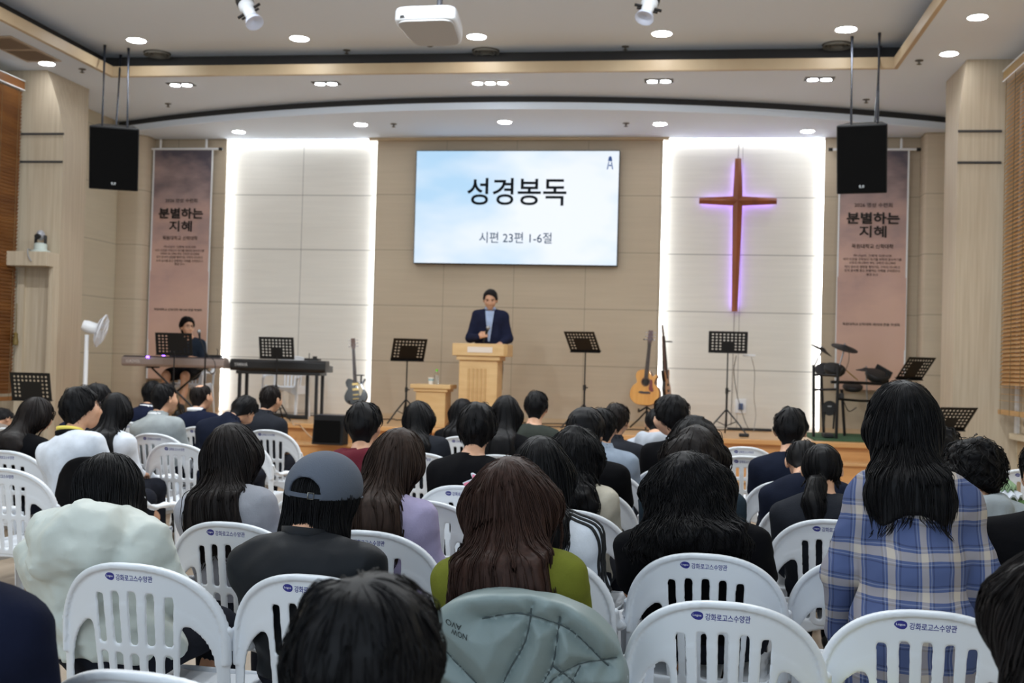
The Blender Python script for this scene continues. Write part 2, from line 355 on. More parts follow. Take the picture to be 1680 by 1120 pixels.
# ---------------------------------------------------------------- ceiling fixtures
rim = mat('lamp_rim_white', rgb(235, 235, 235), .4)
rimd = mat('lamp_housing_dark', rgb(60, 58, 56), .5)
def downlight(p, r, m, label, group):
    t = thing('downlight', label, 'ceiling light', p, 0, group)
    mb = MB(); mb.lathe([(r, -.001), (r+.016, -.004), (r+.018, .004), (r, .01)], n=32); mb.build('lamp_rim', rim, t)
    mb = MB(); mb.prism(circle(r, 32), -.006, .006); mb.build('lamp_disc', m, t, smooth=False)
E_ = lambda n, k, c=(.93, .97, 1.0): emis(n, c, k)
pos = lambda x, y, z: tuple(atZ(x, y, z)+[0, 0, -.002])
names5 = ('leftmost', 'second from left', 'middle', 'second from right', 'rightmost')
for (x, y), nm in zip(((224, 66), (491, 63), (782, 60), (1086, 55), (1388, 48)), names5):
    downlight(pos(x, y, ZU), .105, E_('lamp_tray', K_MAIN), f'round white downlight, {nm} of the five in the recessed tray ceiling', 'downlights in the tray ceiling')
for (x, y), nm in zip(((392, 216), (592, 204), (828, 200), (1083, 203), (1325, 215)), names5):
    downlight(pos(x, y, ZS), .085, E_('lamp_stage', K_STAGE), f'round white downlight, {nm} of the five above the stage', 'downlights above the stage')
for (x, y), nm in (((77, 104), 'beside the left column'), ((1557, 88), 'beside the right column'), ((1604, 28), 'nearer the viewer above the right blind')):
    downlight(pos(x, y, ZM), .085, E_('lamp_side', K_SIDE), f'round white downlight in the side ceiling {nm}', 'downlights in the side ceilings')
for (xs, y), nm in zip((((287, 307), 138), ((525, 545), 136), ((783, 804, 826), 135), ((1070, 1092), 132), ((1334, 1355), 129)), names5):
    c = atZ(sum(xs)/len(xs), y, ZM); t = thing('spot_fixture', f'recessed fixture with {"three" if len(xs) == 3 else "two"} spot lamps, {nm} on the ceiling band', 'ceiling light', tuple(c+[0, 0, -.002]), 0, 'recessed spot fixtures on the ceiling band')
    n = len(xs); mb = MB(); mb.bb((-.085*n, -.085, -.006), (.085*n, .085, .004)); mb.build('fixture_plate', rimd if n < 3 else rim, t, bevel=.003, smooth=False)
    for k in range(n):
        mb = MB(); mb.lathe([(.05, -.012), (.068, -.012), (.07, -.004), (.05, -.004)], ((k-(n-1)/2)*.155, 0, 0)); h = mb.build('lamp_ring', chrome, t)
        mb = MB(); mb.prism(circle(.06, 24, (k-(n-1)/2)*.155, 0), -.016, -.008); mb.build('lamp_disc', E_('lamp_spot', K_DOUBLE), t, smooth=False)
# more of the room's own ceiling lamps, overhead and behind the viewer
def area(name, loc, power, size, col=(.92, .97, 1.0)):
    l = bpy.data.lights.new(name, 'AREA'); l.shape = 'DISK'; l.size = size; l.energy = power; l.color = col
    o = bpy.data.objects.new(name, l); link(o); o.location = loc; return o
for yy, pw in ((9.6, 22), (6.4, 12), (3.2, 7)):
    for xx in (-6.4, -4.4, -2.4, -.4, 1.6): area('ceiling_lamp', (xx, yy, ZU-.02), pw, .21)
for i, ((x, y), nm) in enumerate((((258, 87), 'left'), ((797, 83), 'centre'), ((1373, 73), 'right'))):
    t = thing('air_diffuser', f'round ringed air diffuser at the {nm} of the tray ceiling', 'vent', pos(x, y, ZU), 0, 'round air diffusers in the tray ceiling')
    mb = MB()
    for r in (.06, .105, .15): mb.lathe([(r-.018, -.004), (r, -.03), (r+.012, -.03), (r-.004, .0)], n=28)
    mb.build('diffuser_rings', mat('vent_metal', rgb(150, 146, 138), .5), t); mb = MB(); mb.prism(circle(.165, 28), -.002, .002); mb.build('diffuser_plate', mat('vent_dark', rgb(90, 88, 84), .7), t, smooth=False)
t = thing('ceiling_vent', 'square brown grille vent in the left side ceiling', 'vent', pos(32, 80, ZM))
mb = MB(); mb.bb((-.22, -.52, -.012), (.22, .52, .0)); mb.build('vent_frame', mat('vent_frame_beige', rgb(186, 168, 148), .5), t, bevel=.004, smooth=False)
for yy in (-.25, .25):
    mb = MB()
    for k in range(12): mb.box((-.17+.031*k, yy, -.016), (.02, .43, .004), rot=ry(.5))
    mb.build('vent_grille', mat('vent_grille_brown', rgb(150, 124, 96), .6), t, smooth=False)
for (x, y, z), nm in (((135, 113, ZM), 'beside the left column light'), ((569, 82, ZU), 'left of the projector in the tray ceiling'), ((1026, 76, ZU), 'right of the projector in the tray ceiling'), ((276, 170, ZM), 'on the ceiling band at left'), ((646, 203, ZS), 'above the stage left of the screen'), ((1027, 202, ZS), 'above the stage right of the screen'), ((1508, 99, ZM), 'beside the right column light'), ((1421, 163, ZM), 'on the ceiling band behind the right speaker cables')):
    mb = MB(); mb.lathe([(0, -.05), (.012, -.048), (.03, -.04), (.012, -.036), (.012, -.012), (.042, -.006), (.045, 0), (0, .004)], n=14)
    tag(mb.build('sprinkler', mat('sprinkler_metal', rgb(110, 106, 100), .4, .6), loc=pos(x, y, z)), f'small metal sprinkler head {nm}', 'sprinkler', 'sprinkler heads in the ceiling')
# ================================================================ smooth solids from distance fields
def axis(lo, hi, step, fine=()):
    """grid line positions, finer inside the given (lo, hi, step) bands"""
    out = [lo]
    while out[-1] < hi:
        x = out[-1]; st = step
        for a, b, f in fine:
            if a-f <= x < b: st = min(st, f)
            elif x < a < x+st: st = max(a-x, f)
        out.append(x+st)
    return np.array(out)
def smin(a, b, k):
    if k <= 0: return np.minimum(a, b)
    h = np.clip(.5+.5*(b-a)/k, 0, 1); return b+(a-b)*h-k*h*(1-h)
def smax(a, b, k): return -smin(-a, -b, k)
def rc(P, a, b, ra, rb, sc=(1, 1, 1)):
    x, y, z = [P[i]/sc[i] for i in range(3)]; a = np.array(a)/sc; b = np.array(b)/sc; d = b-a; L = float(d@d)+1e-12
    t = np.clip(((x-a[0])*d[0]+(y-a[1])*d[1]+(z-a[2])*d[2])/L, 0, 1)
    return (np.sqrt((x-a[0]-t*d[0])**2+(y-a[1]-t*d[1])**2+(z-a[2]-t*d[2])**2)-(ra+(rb-ra)*t))*min(sc)
def el(P, c, r):
    x, y, z = [(P[i]-c[i])/r[i] for i in range(3)]; k = np.sqrt(x*x+y*y+z*z)
    g = np.sqrt((x/r[0])**2+(y/r[1])**2+(z/r[2])**2)+1e-9
    return k*(k-1)/g
def bx(P, c, h, r=0.0):
    q = [np.abs(P[i]-c[i])-(h[i]-r) for i in range(3)]
    return np.sqrt(sum(np.maximum(v, 0)**2 for v in q))+np.minimum(np.maximum(np.maximum(q[0], q[1]), q[2]), 0)-r
def uni(P, prims, k=.03):
    """prims: ('rc', a, b, ra, rb[, sc[, k]]) or ('el', c, r[, k])"""
    d = None
    for p in prims:
        if p[0] == 'rc': v = rc(P, *p[1:6]) if len(p) > 5 else rc(P, *p[1:5]); kk = p[6] if len(p) > 6 else k
        else: v = el(P, p[1], p[2]); kk = p[3] if len(p) > 3 else k
        d = v if d is None else smin(d, v, kk)
    return d
def wob(P, f, seed, n=5):
    """cheap smooth noise in -1..1"""
    g = np.random.default_rng(seed); s = 0
    for i in range(n):
        v = g.normal(size=3); v /= np.linalg.norm(v); q = f*(1+.45*i)
        s = s+np.sin(q*(P[0]*v[0]+P[1]*v[1]+P[2]*v[2])+g.uniform(0, 6.28)+1.3*np.sin(.6*q*(P[1]*v[0]+P[2]*v[1]-P[0]*v[2])))/(1+.35*i)
    return s/2.4
def grid(ax): return [ax[0][:, None, None], ax[1][None, :, None], ax[2][None, None, :]]
CORN = np.array([(i, j, k) for i in (0, 1) for j in (0, 1) for k in (0, 1)])
EDG = [(a, b) for a in range(8) for b in range(a+1, 8) if np.abs(CORN[a]-CORN[b]).sum() == 1]
def nets(fn, ax):
    V = np.asarray(fn(grid(ax)), dtype=np.float32); V = np.broadcast_to(V, [len(a) for a in ax]); s = V < 0
    n = np.zeros([d-1 for d in V.shape], np.int8)
    for c in CORN: n += s[c[0]:V.shape[0]-1+c[0], c[1]:V.shape[1]-1+c[1], c[2]:V.shape[2]-1+c[2]]
    I = np.argwhere((n > 0) & (n < 8)); idx = np.full(n.shape, -1, np.int32); idx[tuple(I.T)] = np.arange(len(I))
    vals = np.stack([V[tuple((I+c).T)] for c in CORN], 1)
    pos = np.stack([np.stack([ax[q][(I+c)[:, q]] for q in range(3)], 1) for c in CORN], 1)
    acc = np.zeros((len(I), 3)); cnt = np.zeros((len(I), 1))
    for a, b in EDG:
        va, vb = vals[:, a:a+1], vals[:, b:b+1]; m = ((va < 0) != (vb < 0))
        t = np.where(m, va/np.where(m, va-vb, 1), 0); acc += np.where(m, pos[:, a]+(pos[:, b]-pos[:, a])*t, 0); cnt += m
    P = acc/np.maximum(cnt, 1); F = []
    for q in range(3):
        u, v = (q+1) % 3, (q+2) % 3; sl0 = [slice(None)]*3; sl1 = [slice(None)]*3; sl0[q] = slice(0, -1); sl1[q] = slice(1, None)
        E = np.argwhere(s[tuple(sl0)] != s[tuple(sl1)]); E = E[(E[:, u] > 0) & (E[:, v] > 0) & (E[:, u] < V.shape[u]-1) & (E[:, v] < V.shape[v]-1)]
        du = np.zeros(3, int); du[u] = 1; dv = np.zeros(3, int); dv[v] = 1
        Q = np.stack([idx[tuple((E-du-dv).T)], idx[tuple((E-dv).T)], idx[tuple(E.T)], idx[tuple((E-du).T)]], 1)
        fl = ~s[tuple(E.T)]; Q[fl] = Q[fl][:, ::-1]; F.append(Q)
    return P, np.concatenate(F)
def grad(fn, p, e=.003):
    g = np.stack([fn([p[:, 0]+(e if i == 0 else 0), p[:, 1]+(e if i == 1 else 0), p[:, 2]+(e if i == 2 else 0)])-fn([p[:, 0]-(e if i == 0 else 0), p[:, 1]-(e if i == 1 else 0), p[:, 2]-(e if i == 2 else 0)]) for i in range(3)], 1)
    return g/(np.linalg.norm(g, axis=1, keepdims=True)+1e-9)
def vnormals(V, F):
    N = np.zeros_like(V); fn = np.cross(V[F[:, 2]]-V[F[:, 0]], V[F[:, 3]]-V[F[:, 1]])
    for k in range(4): np.add.at(N, F[:, k], fn)
    return N/(np.linalg.norm(N, axis=1, keepdims=True)+1e-12)
def tubes(paths, r0, n=3, taper=True):
    """paths (S, K, 3) -> verts, quads of thin tapering strands"""
    S, K, _ = paths.shape; T = np.gradient(paths, axis=1); T /= np.linalg.norm(T, axis=2, keepdims=True)+1e-9
    up = np.where(np.abs(T[..., 2:3]) < .9, [[0, 0, 1.0]], [[1.0, 0, 0]]); A = np.cross(T, up); A /= np.linalg.norm(A, axis=2, keepdims=True)+1e-9; B = np.cross(A, T)
    tt = np.linspace(0, 1, K); rr = (r0*np.minimum(1, .35+3*tt)*np.sqrt(np.maximum(1-tt**3, .02)) if taper else r0*np.ones(K))[None, :, None]
    V = np.stack([paths+rr*(math.cos(2*PI*k/n)*A+math.sin(2*PI*k/n)*B) for k in range(n)], 2)   # S K n 3
    base = (np.arange(S)[:, None, None]*K+np.arange(K-1)[None, :, None])*n; k = np.arange(n)[None, None, :]; k2 = (k+1) % n
    F = np.stack([base+k, base+k2, base+n+k2, base+n+k], -1).reshape(-1, 4)
    return V.reshape(-1, 3), F
def strands(fn, verts, crown, count, steps, step, r, seed, zmin=None, lift=0.0, wave=0.0, drop=3, top_only=None, down=1.0):
    """strands that run over a hair surface from the crown outwards and down, ends hanging free"""
    g = np.random.default_rng(seed); pool = verts if top_only is None else verts[verts[:, 2] > top_only]
    p = pool[g.integers(0, len(pool), count)].copy(); ph = g.uniform(0, 6.28, count); off = g.uniform(-.002, .004+lift, count)
    path = [p.copy()]; stop = np.zeros(count, bool); zl = (zmin if zmin is not None else -9)+g.uniform(-.03, .05, count); v = None
    for i in range(steps):
        n = grad(fn, p); d = p-np.asarray(crown); d[:, 2] *= .3; d /= np.linalg.norm(d, axis=1, keepdims=True)+1e-9; d = .7*d+np.array([0, 0, -down])*np.clip((crown[2]-p[:, 2])/.09+.25, 0, 1.4)[:, None]
        d -= n*np.sum(d*n, 1, keepdims=True); d /= np.linalg.norm(d, axis=1, keepdims=True)+1e-9
        if wave: s = np.cross(d, n); d = d+s*(wave*np.sin(ph+i*.9+p[:, 2]*30))[:, None]
        v = d if v is None else .5*v+.5*d
        v /= np.linalg.norm(v, axis=1, keepdims=True)+1e-9
        stop |= (p[:, 2] < zl) | ((n[:, 2] < -.75) & (p[:, 2] < crown[2]-.12))
        vv = np.where(stop[:, None], .6*v+[[0, 0, -.4]], v); q = p+vv*(np.where(stop, step*.35, step))[:, None]
        val = fn([q[:, 0], q[:, 1], q[:, 2]]); nn = grad(fn, q); q = np.where(stop[:, None], q, q-nn*(val-off)[:, None]); p = q; path.append(p.copy())
    return tubes(np.stack(path, 1), r)
def join(parts):
    V, F, n = [], [], 0
    for v, f in parts: V.append(v); F.append(f+n); n += len(v)
    return np.concatenate(V), np.concatenate(F)
# ================================================================ ON AND AROUND THE STAGE
def place(px, yb, z=ST):
    """where the stage (or floor) height shows at this spot"""
    p = atZ(px, yb, z); return p
# screen
scr_m = bpy.data.materials.new('screen_picture'); scr_m.use_nodes = True; nt = scr_m.node_tree; p_ = nt.nodes['Principled BSDF']
tc = nt.nodes.new('ShaderNodeTexCoord'); mp = nt.nodes.new('ShaderNodeMapping'); mp.inputs['Scale'].default_value = (.30, 1, .62); mp.inputs['Rotation'].default_value = (0, .5, 0); mp.inputs['Location'].default_value = (1.3, 0, .4)
nz = nt.nodes.new('ShaderNodeTexNoise'); nz.inputs['Scale'].default_value = 1.1; nz.inputs['Detail'].default_value = 4; rp = nt.nodes.new('ShaderNodeValToRGB')
rp.color_ramp.elements[0].position = .40; rp.color_ramp.elements[0].color = (*rgb(178, 216, 246), 1); rp.color_ramp.elements[1].position = .62; rp.color_ramp.elements[1].color = (*rgb(240, 246, 254), 1)
nt.links.new(tc.outputs['Object'], mp.inputs[0]); nt.links.new(mp.outputs[0], nz.inputs['Vector']); nt.links.new(nz.outputs['Fac'], rp.inputs[0]); nt.links.new(rp.outputs[0], p_.inputs['Emission Color'])
p_.inputs['Base Color'].default_value = (.02, .02, .02, 1); p_.inputs['Emission Strength'].default_value = K_SCREEN; p_.inputs['Roughness'].default_value = .4
SX, SZ, SW, SH, SY = -2.415, 3.705, 2.945, 1.64, 16.28
t = thing('screen', 'large lit presentation screen with black Korean title on pale blue sky', 'screen', (SX, SY, SZ))
mb = MB(); mb.bb((-SW/2, 0, -SH/2), (SW/2, .10, SH/2)); mb.build('screen_case', black, t, bevel=.004, smooth=False)
mb = MB(); mb.bb((-SW/2+.012, -.006, -SH/2+.012), (SW/2-.012, 0, SH/2-.012)); mb.build('display', scr_m, t, smooth=False)
ink = mat('screen_ink', rgb(18, 24, 30), .7, spec=.1); ink2 = mat('screen_ink_small', rgb(70, 92, 120), .7, spec=.1); inkb = mat('screen_ink_blue', rgb(86, 120, 190), .7, spec=.1)
def on_screen(px, py):
    p = atY(px, py, SY); return p[0]-SX, p[2]-SZ
def scr_text(name, s, x0, y0, x1, y1, m, off):
    a, b = on_screen((x0+x1)/2, (y0+y1)/2); l = on_screen(x0, (y0+y1)/2)[0]; r = on_screen(x1, (y0+y1)/2)[0]; h = on_screen((x0+x1)/2, y0)[1]-on_screen((x0+x1)/2, y1)[1]
    lettering(name, s, r-l, h, m, t, lambda x, y: (a+x, -.0085, b+y), off)
scr_text('title_text', '성경봉독', 766, 292, 929, 337, ink, .012)
scr_text('subtitle_text', '시편 23편 1-6절', 786, 381, 905, 399, ink2, .006)
a, b = on_screen(1001, 268)
mb = MB(); mb.M = np.array([[1, 0, 0, a], [0, 1, 0, -.008], [0, 0, 1, b], [0, 0, 0, 1.0]])
flat = [[1, 0, 0], [0, 0, 1], [0, 1, 0]]
mb.prism([(-.03, .03), (.03, .03), (.022, .085), (0, .105), (-.022, .085)], 0, .004, rot=flat); mb.prism([(-.025, .02), (-.012, .02), (-.03, -.085), (-.045, -.085)], 0, .004, rot=flat); mb.prism([(.012, .02), (.025, .02), (.045, -.085), (.03, -.085)], 0, .004, rot=flat); mb.prism([(-.016, -.02), (.016, -.02), (.016, -.04), (-.016, -.04)], 0, .004, rot=flat)
mb.build('emblem', inkb, t, smooth=False)
# cross with violet light behind it
cw = wood_mat('cross_wood', rgb(146, 80, 46), rgb(120, 62, 34), (6, 6, 1.5), .4); violet = emis('violet_light', (.42, .26, 1.0), K_CROSS)
top, bot, mid = atY(1211, 261, 16.44), atY(1205, 511, 16.44), atY(1210, 330, 16.44); l_, r_ = atY(1147, 330, 16.44), atY(1274, 331, 16.44)
t = thing('cross', 'tall tapering wooden cross glowing violet against the white wall', 'cross', (mid[0], 16.44, mid[2]))
def cross_arm(a, b, wa, wb, ridge):
    """bar with a ridge running down its front, from a to b (in the wall plane), half widths wa wb"""
    a, b = np.array(a), np.array(b); d = (b-a)/np.linalg.norm(b-a); s = np.array([-d[1], d[0]])
    V = []
    for p, w in ((a, wa), (b, wb)): V += [(p[0]+s[0]*w, 0, p[1]+s[1]*w), (p[0]+s[0]*w, -.045, p[1]+s[1]*w), (p[0], -.045-ridge, p[1]), (p[0]-s[0]*w, -.045, p[1]-s[1]*w), (p[0]-s[0]*w, 0, p[1]-s[1]*w)]
    F = [(i, (i+1) % 5, 5+(i+1) % 5, 5+i) for i in range(5)]+[(4, 3, 2, 1, 0), (5, 6, 7, 8, 9)]
    return V, F
mb = MB(); mb.add(*cross_arm((0, 0), (top[0]-mid[0], top[2]-mid[2]), .068, .043, .03)); mb.add(*cross_arm((0, 0), (bot[0]-mid[0], bot[2]-mid[2]), .068, .040, .03)); mb.build('upright', cw, t, smooth=False)
mb = MB(); mb.add(*cross_arm((0, 0), (l_[0]-mid[0], 0), .068, .040, .03)); mb.add(*cross_arm((0, 0), (r_[0]-mid[0], 0), .068, .040, .03)); mb.build('crossbar', cw, t, smooth=False)
mb = MB()
mb.box((0, .03, (top[2]+bot[2])/2-mid[2]), (.05, .02, top[2]-bot[2]-.1)); mb.box(((l_[0]+r_[0])/2-mid[0], .03, 0), (r_[0]-l_[0]-.08, .02, .05)); mb.build('back_light', violet, t, smooth=False)
mb = MB(); mb.tube([(top[0]-mid[0], .04, top[2]-mid[2]), (top[0]-mid[0]+.01, .06, ZS-.03-mid[2])], .007, 6); mb.tube([(bot[0]-mid[0], .04, bot[2]-mid[2]), (bot[0]-mid[0]-.01, .06, ST+.05-mid[2])], .004, 6); mb.build('cable', mat('cross_cable', rgb(110, 100, 96), .6), t)
# banners
ban = bpy.data.materials.new('banner_print'); ban.use_nodes = True; nt = ban.node_tree; p_ = nt.nodes['Principled BSDF']; p_.inputs['Roughness'].default_value = .55
tc = nt.nodes.new('ShaderNodeTexCoord'); mp = nt.nodes.new('ShaderNodeMapping'); mp.inputs['Scale'].default_value = (.8, 1, 1.5); nz = nt.nodes.new('ShaderNodeTexNoise'); nz.inputs['Scale'].default_value = 1.3; nz.inputs['Detail'].default_value = 6
sp = nt.nodes.new('ShaderNodeSeparateXYZ'); ad = nt.nodes.new('ShaderNodeMath'); ad.operation = 'MULTIPLY_ADD'; ad.inputs[1].default_value = .25; rp = nt.nodes.new('ShaderNodeValToRGB')
nt.links.new(tc.outputs['Object'], mp.inputs[0]); nt.links.new(mp.outputs[0], nz.inputs['Vector']); nt.links.new(tc.outputs['Object'], sp.inputs[0]); nt.links.new(sp.outputs[2], ad.inputs[0]); nt.links.new(nz.outputs['Fac'], ad.inputs[2]); nt.links.new(ad.outputs[0], rp.inputs[0])
cr = rp.color_ramp; cr.elements[0].position = .05; cr.elements[0].color = (*rgb(214, 176, 156), 1); cr.elements[1].position = .95; cr.elements[1].color = (*rgb(84, 78, 90), 1)
for ps, c in ((.35, (216, 178, 162)), (.58, (200, 164, 154)), (.75, (166, 142, 140))): e = cr.elements.new(ps); e.color = (*rgb(*c), 1)
nt.links.new(rp.outputs[0], p_.inputs['Base Color'])
bink = mat('banner_ink', rgb(24, 18, 18), .7)
LINES = [('title_text', '분별하는', .855, .163, .030), ('title_text', '지혜', .37, .16, .030)]
def banner(label, x0, x1, zt, zb, Y, rows):
    W, cx = x1-x0, (x0+x1)/2; zc = (zt+zb)/2; H = zt-zb
    t = thing('banner', label, 'banner', (cx, Y, zc), 0, 'printed banners on the stage wall')
    n = 14; mb = MB(); V, F = [], []
    for i in range(n+1):
        for x in (-W/2, W/2): V.append((x, .010*math.sin(i*.5)*(.5+.5*i/n), H/2-H*i/n))
    V2 = [(x, y+.004, z) for x, y, z in V]; k = len(V)
    for i in range(n): F.append((2*i, 2*i+2, 2*i+3, 2*i+1)); F.append((k+2*i+1, k+2*i+3, k+2*i+2, k+2*i)); F += [(2*i, k+2*i, k+2*i+2, 2*i+2), (2*i+1, 2*i+3, k+2*i+3, k+2*i+1)]
    F += [(0, 1, k+1, k), (2*n, k+2*n, k+2*n+1, 2*n+1)]
    mb.add(V+V2, F); cloth = mb.build('banner_cloth', ban, t)
    mb = MB()
    for x in (-W/2, W/2): mb.box((x, -.0, 0), (.022, .008, H))
    mb.build('white_hem', white_pl, t, smooth=False)
    mb = MB(); mb.tube([(-W/2-.10, -.0, H/2+.015), (W/2+.10, 0, H/2+.015)], .018, 10); mb.build('rod', white_pl, t)
    for s in (-1, 1):
        mb = MB(); mb.tube([(s*(W/2+.10), 0, H/2+.015), (s*(W/2+.155), 0, H/2+.015)], .024, 10); mb.build('end_cap', black, t)
        mb = MB(); x = s*(W/2-.10); mb.tube([(x, .0, H/2+.03), (x, .0, H/2+.16)], .018, 8); mb.tube([(x, 0, H/2+.16), (x, .0, ZS-zc-.005)], .004, 5); mb.build('hanger', white_pl, t)
    for nm, s, w, h, off, zz in rows: lettering(nm, s, w, h, bink, cloth, lambda x, y: (x, -.016, zz-zc+y), off)
def rowset(px, ys):
    """heights of the printed lines, read at depth 16.28"""
    z = lambda y: atY(px, y, 16.28)[2]
    v = ['하나님이 그에게 이르시되', '네가 이것을 구하도다 자기를 위하여 장수하기를', '구하지 아니하며 부도 구하지 아니하며', '자기 원수의 생명을 멸하기도 구하지 아니하고', '오직 송사를 듣고 분별하는 지혜를 구하였으니', '왕상 3:11']
    out = [('heading_text', '2026 영성 수련회', .50, .062, .008, z(ys[0])), ('title_text', '분별하는', .70, .162, .030, z(ys[1])), ('title_text', '지혜', .36, .162, .019, z(ys[2])), ('school_text', '목원대학교 신학대학', .55, .062, .010, z(ys[3]))]
    for s, w, y in zip(v, (.50, .77, .61, .73, .73, .15), ys[4]): out.append(('verse_text', s, w, .036, .006, z(y)))
    out.append(('footer_text', '목원대학교 신학대학 제72대 한울 학생회', .75, .04, .008, z(ys[5])))
    return out
bl, br_ = atY(247, 400, 16.28), atY(347, 400, 16.28)
banner('tall printed banner hanging behind the grey keyboard', atY(248, 400, 16.28)[0], atY(344, 400, 16.28)[0], atY(300, 246, 16.28)[2], atY(290, 622, 16.28)[2], 16.28, rowset(294, (329, 350, 371, 390.5, (405, 411, 416.5, 422, 428, 433), 508)))
banner('tall printed banner hanging behind the drum kit and right speaker', atY(1374, 450, 16.28)[0], atY(1487, 450, 16.28)[0], atY(1432, 247, 16.28)[2], atY(1430, 640, 16.28)[2], 16.28, rowset(1432, (336.5, 358, 380, 404, (419.5, 425.5, 431.5, 438, 444, 450.5), 532)))
# hanging loudspeakers
def speaker(pts, Y, yaw, label, cords, tilt=R(15)):
    a, b = atY(*pts[0], Y), atY(*pts[1], Y); W, H = (b[0]-a[0])*abs(math.cos(yaw)), (a[2]-b[2])*.97; D = .40; o = np.array([(a[0]+b[0])/2, Y, b[2]])
    t = thing('loudspeaker', label, 'speaker', o, yaw, 'hanging loudspeakers'); T = np.eye(4); T[:3, :3] = rx(tilt)
    mb = MB(); mb.M = T; mb.prism([(-W/2, 0), (W/2, 0), (W*.36, D), (-W*.36, D)], 0, H); mb.build('cabinet', mat('speaker_cabinet', rgb(26, 27, 31), .6), t, bevel=.012, smooth=False)
    mb = MB(); mb.M = T; mb.bb((-W/2+.012, -.014, .012), (W/2-.012, .0, H-.015)); mb.build('grille', mat('speaker_grille', rgb(6, 6, 7), .8, spec=.12, bump=.5, bscale=(300, 300, 300)), t, bevel=.008, smooth=False)
    mb = MB(); mb.M = T
    for s in (-1, 1): mb.lathe([(.0, 0), (.012, 0), (.012, .004), (.0, .004)], (s*.016, -.016, H*.115), 12, rot=[[1, 0, 0], [0, 0, -1], [0, 1, 0]])
    mb.box((0, -.016, H*.115-.016), (.05, .003, .006)); mb.build('badge', mat('badge_silver', rgb(190, 196, 200), .3, .6), t)
    for (px, py0), (xx, yy) in cords:
        q = rx(tilt) @ np.array([xx*W, yy*D, H]); u = rz(-yaw) @ (atZ(px, py0, ZU)-o)
        mb = MB(); mb.tube([q, q+(u-q)*.06, q+(u-q)*.5, q+(u-q)*.93, u], [.011, .013, .009, .014, .018], 6); mb.build('hanging_chain', mat('chain_steel', rgb(52, 56, 66), .4, .6), t)
speaker(((150, 207), (226, 312)), 12.75, R(24), 'black loudspeaker hanging from three chains above the left side of the stage', (((172, 74), (-.25, .15)), ((211, 79), (.25, .15)), ((198, 90), (.0, .8))))
speaker(((1374, 203), (1456, 318)), 12.45, R(-12), 'black loudspeaker hanging from chains above the right side of the stage', (((1398, 60), (-.22, .2)), ((1443, 54), (.30, .2)), ((1444, 76), (.22, .8))))
# projector
pw = mat('projector_white', rgb(206, 209, 214), .4)
P0 = atY(706, 37, 10.7); t = thing('projector', 'white projector hanging upside down from the tray ceiling', 'projector', P0, R(-3)); t.rotation_euler = (R(-9), 0, R(-3))
mb = MB(); pr = smooth_closed([(-.27, -.22), (0, -.245), (.27, -.22), (.285, 0), (.24, .30), (.13, .36), (-.13, .36), (-.24, .30), (-.285, 0)], 5); mb.prism(pr, -.075, .06); mb.build('body', pw, t, bevel=.025, sharp=40)
mb = MB(); mb.prism([(x*.9, y*.9) for x, y in pr], -.090, -.074); mb.build('bottom_panel', mat('projector_under', rgb(176, 176, 178), .5), t, bevel=.006, sharp=40)
mb = MB(); mb.bb((-.225, -.246, -.06), (-.175, -.232, -.035)); mb.build('sensor', black, t, smooth=False)
mb = MB(); mb.cyl((.06, .06, .07), (.06, .06, ZU-P0[2]-.004), .028); mb.box((.06, .06, .085), (.24, .2, .03)); mb.build('ceiling_mount', mat('mount_grey', rgb(110, 112, 120), .4, .5), t, sharp=40)
mb = MB(); mb.cyl((-.1, .345, -.02), (-.1, .385, -.02), .055); mb.build('lens', black, t)
for (x0, y0), (x1, y1), lb in (((397, -6), (418, 38), 'white stage spotlight on the ceiling left of the projector'), ((1071, -8), (1057, 30), 'white stage spotlight on the ceiling right of the projector')):
    a, b = atY(x0, y0, 10.9), atY(x1, y1, 10.75); d = (b-a)/np.linalg.norm(b-a); L = np.linalg.norm(b-a)
    z = d; xax = np.cross([0, 1.0, 0], z); xax /= np.linalg.norm(xax); yax = np.cross(z, xax); M = np.eye(4); M[:3, 0], M[:3, 1], M[:3, 2], M[:3, 3] = xax, yax, z, a
    t = thing('spotlight', lb, 'spotlight', a); inv = Matrix.Translation(t.location).inverted()
    def bb_(mb, nm, m, **k): o = mb.build(nm, m, t, **k); o.matrix_parent_inverse = inv; return o
    mb = MB(); mb.M = M; mb.lathe([(0, -.16), (.075, -.16), (.08, -.12), (.08, L*.45), (.062, L*.5), (.055, L*.78), (.0, L*.78)], n=20); bb_(mb, 'housing', pw)
    mb = MB(); mb.M = M; mb.lathe([(.05, L*.78), (.075, L*.86), (.09, L), (.08, L), (.0, L*.9)], n=20); bb_(mb, 'barrel_hood', mat('spot_hood', rgb(190, 196, 214), .3), sharp=40)
    mb = MB(); mb.M = M; mb.lathe([(.082, L*.12), (.085, L*.14), (.085, L*.3), (.082, L*.32)], n=20); bb_(mb, 'black_band', black)
    mb = MB(); mb.M = M; mb.box((.0, 0, L*.55), (.26, .02, .02)); mb.box((0, 0, L*.66), (.2, .016, .016)); bb_(mb, 'shutter_handles', black)
    mb = MB(); mb.tube([a-[.1, 0, 0], a+[-.1, 0, .3], a+[.1, 0, .3], a+[.1, 0, 0]], .012, 6); mb.cyl(a+[0, 0, .3], [a[0], a[1], ZU], .012); bb_(mb, 'yoke', blackmetal)
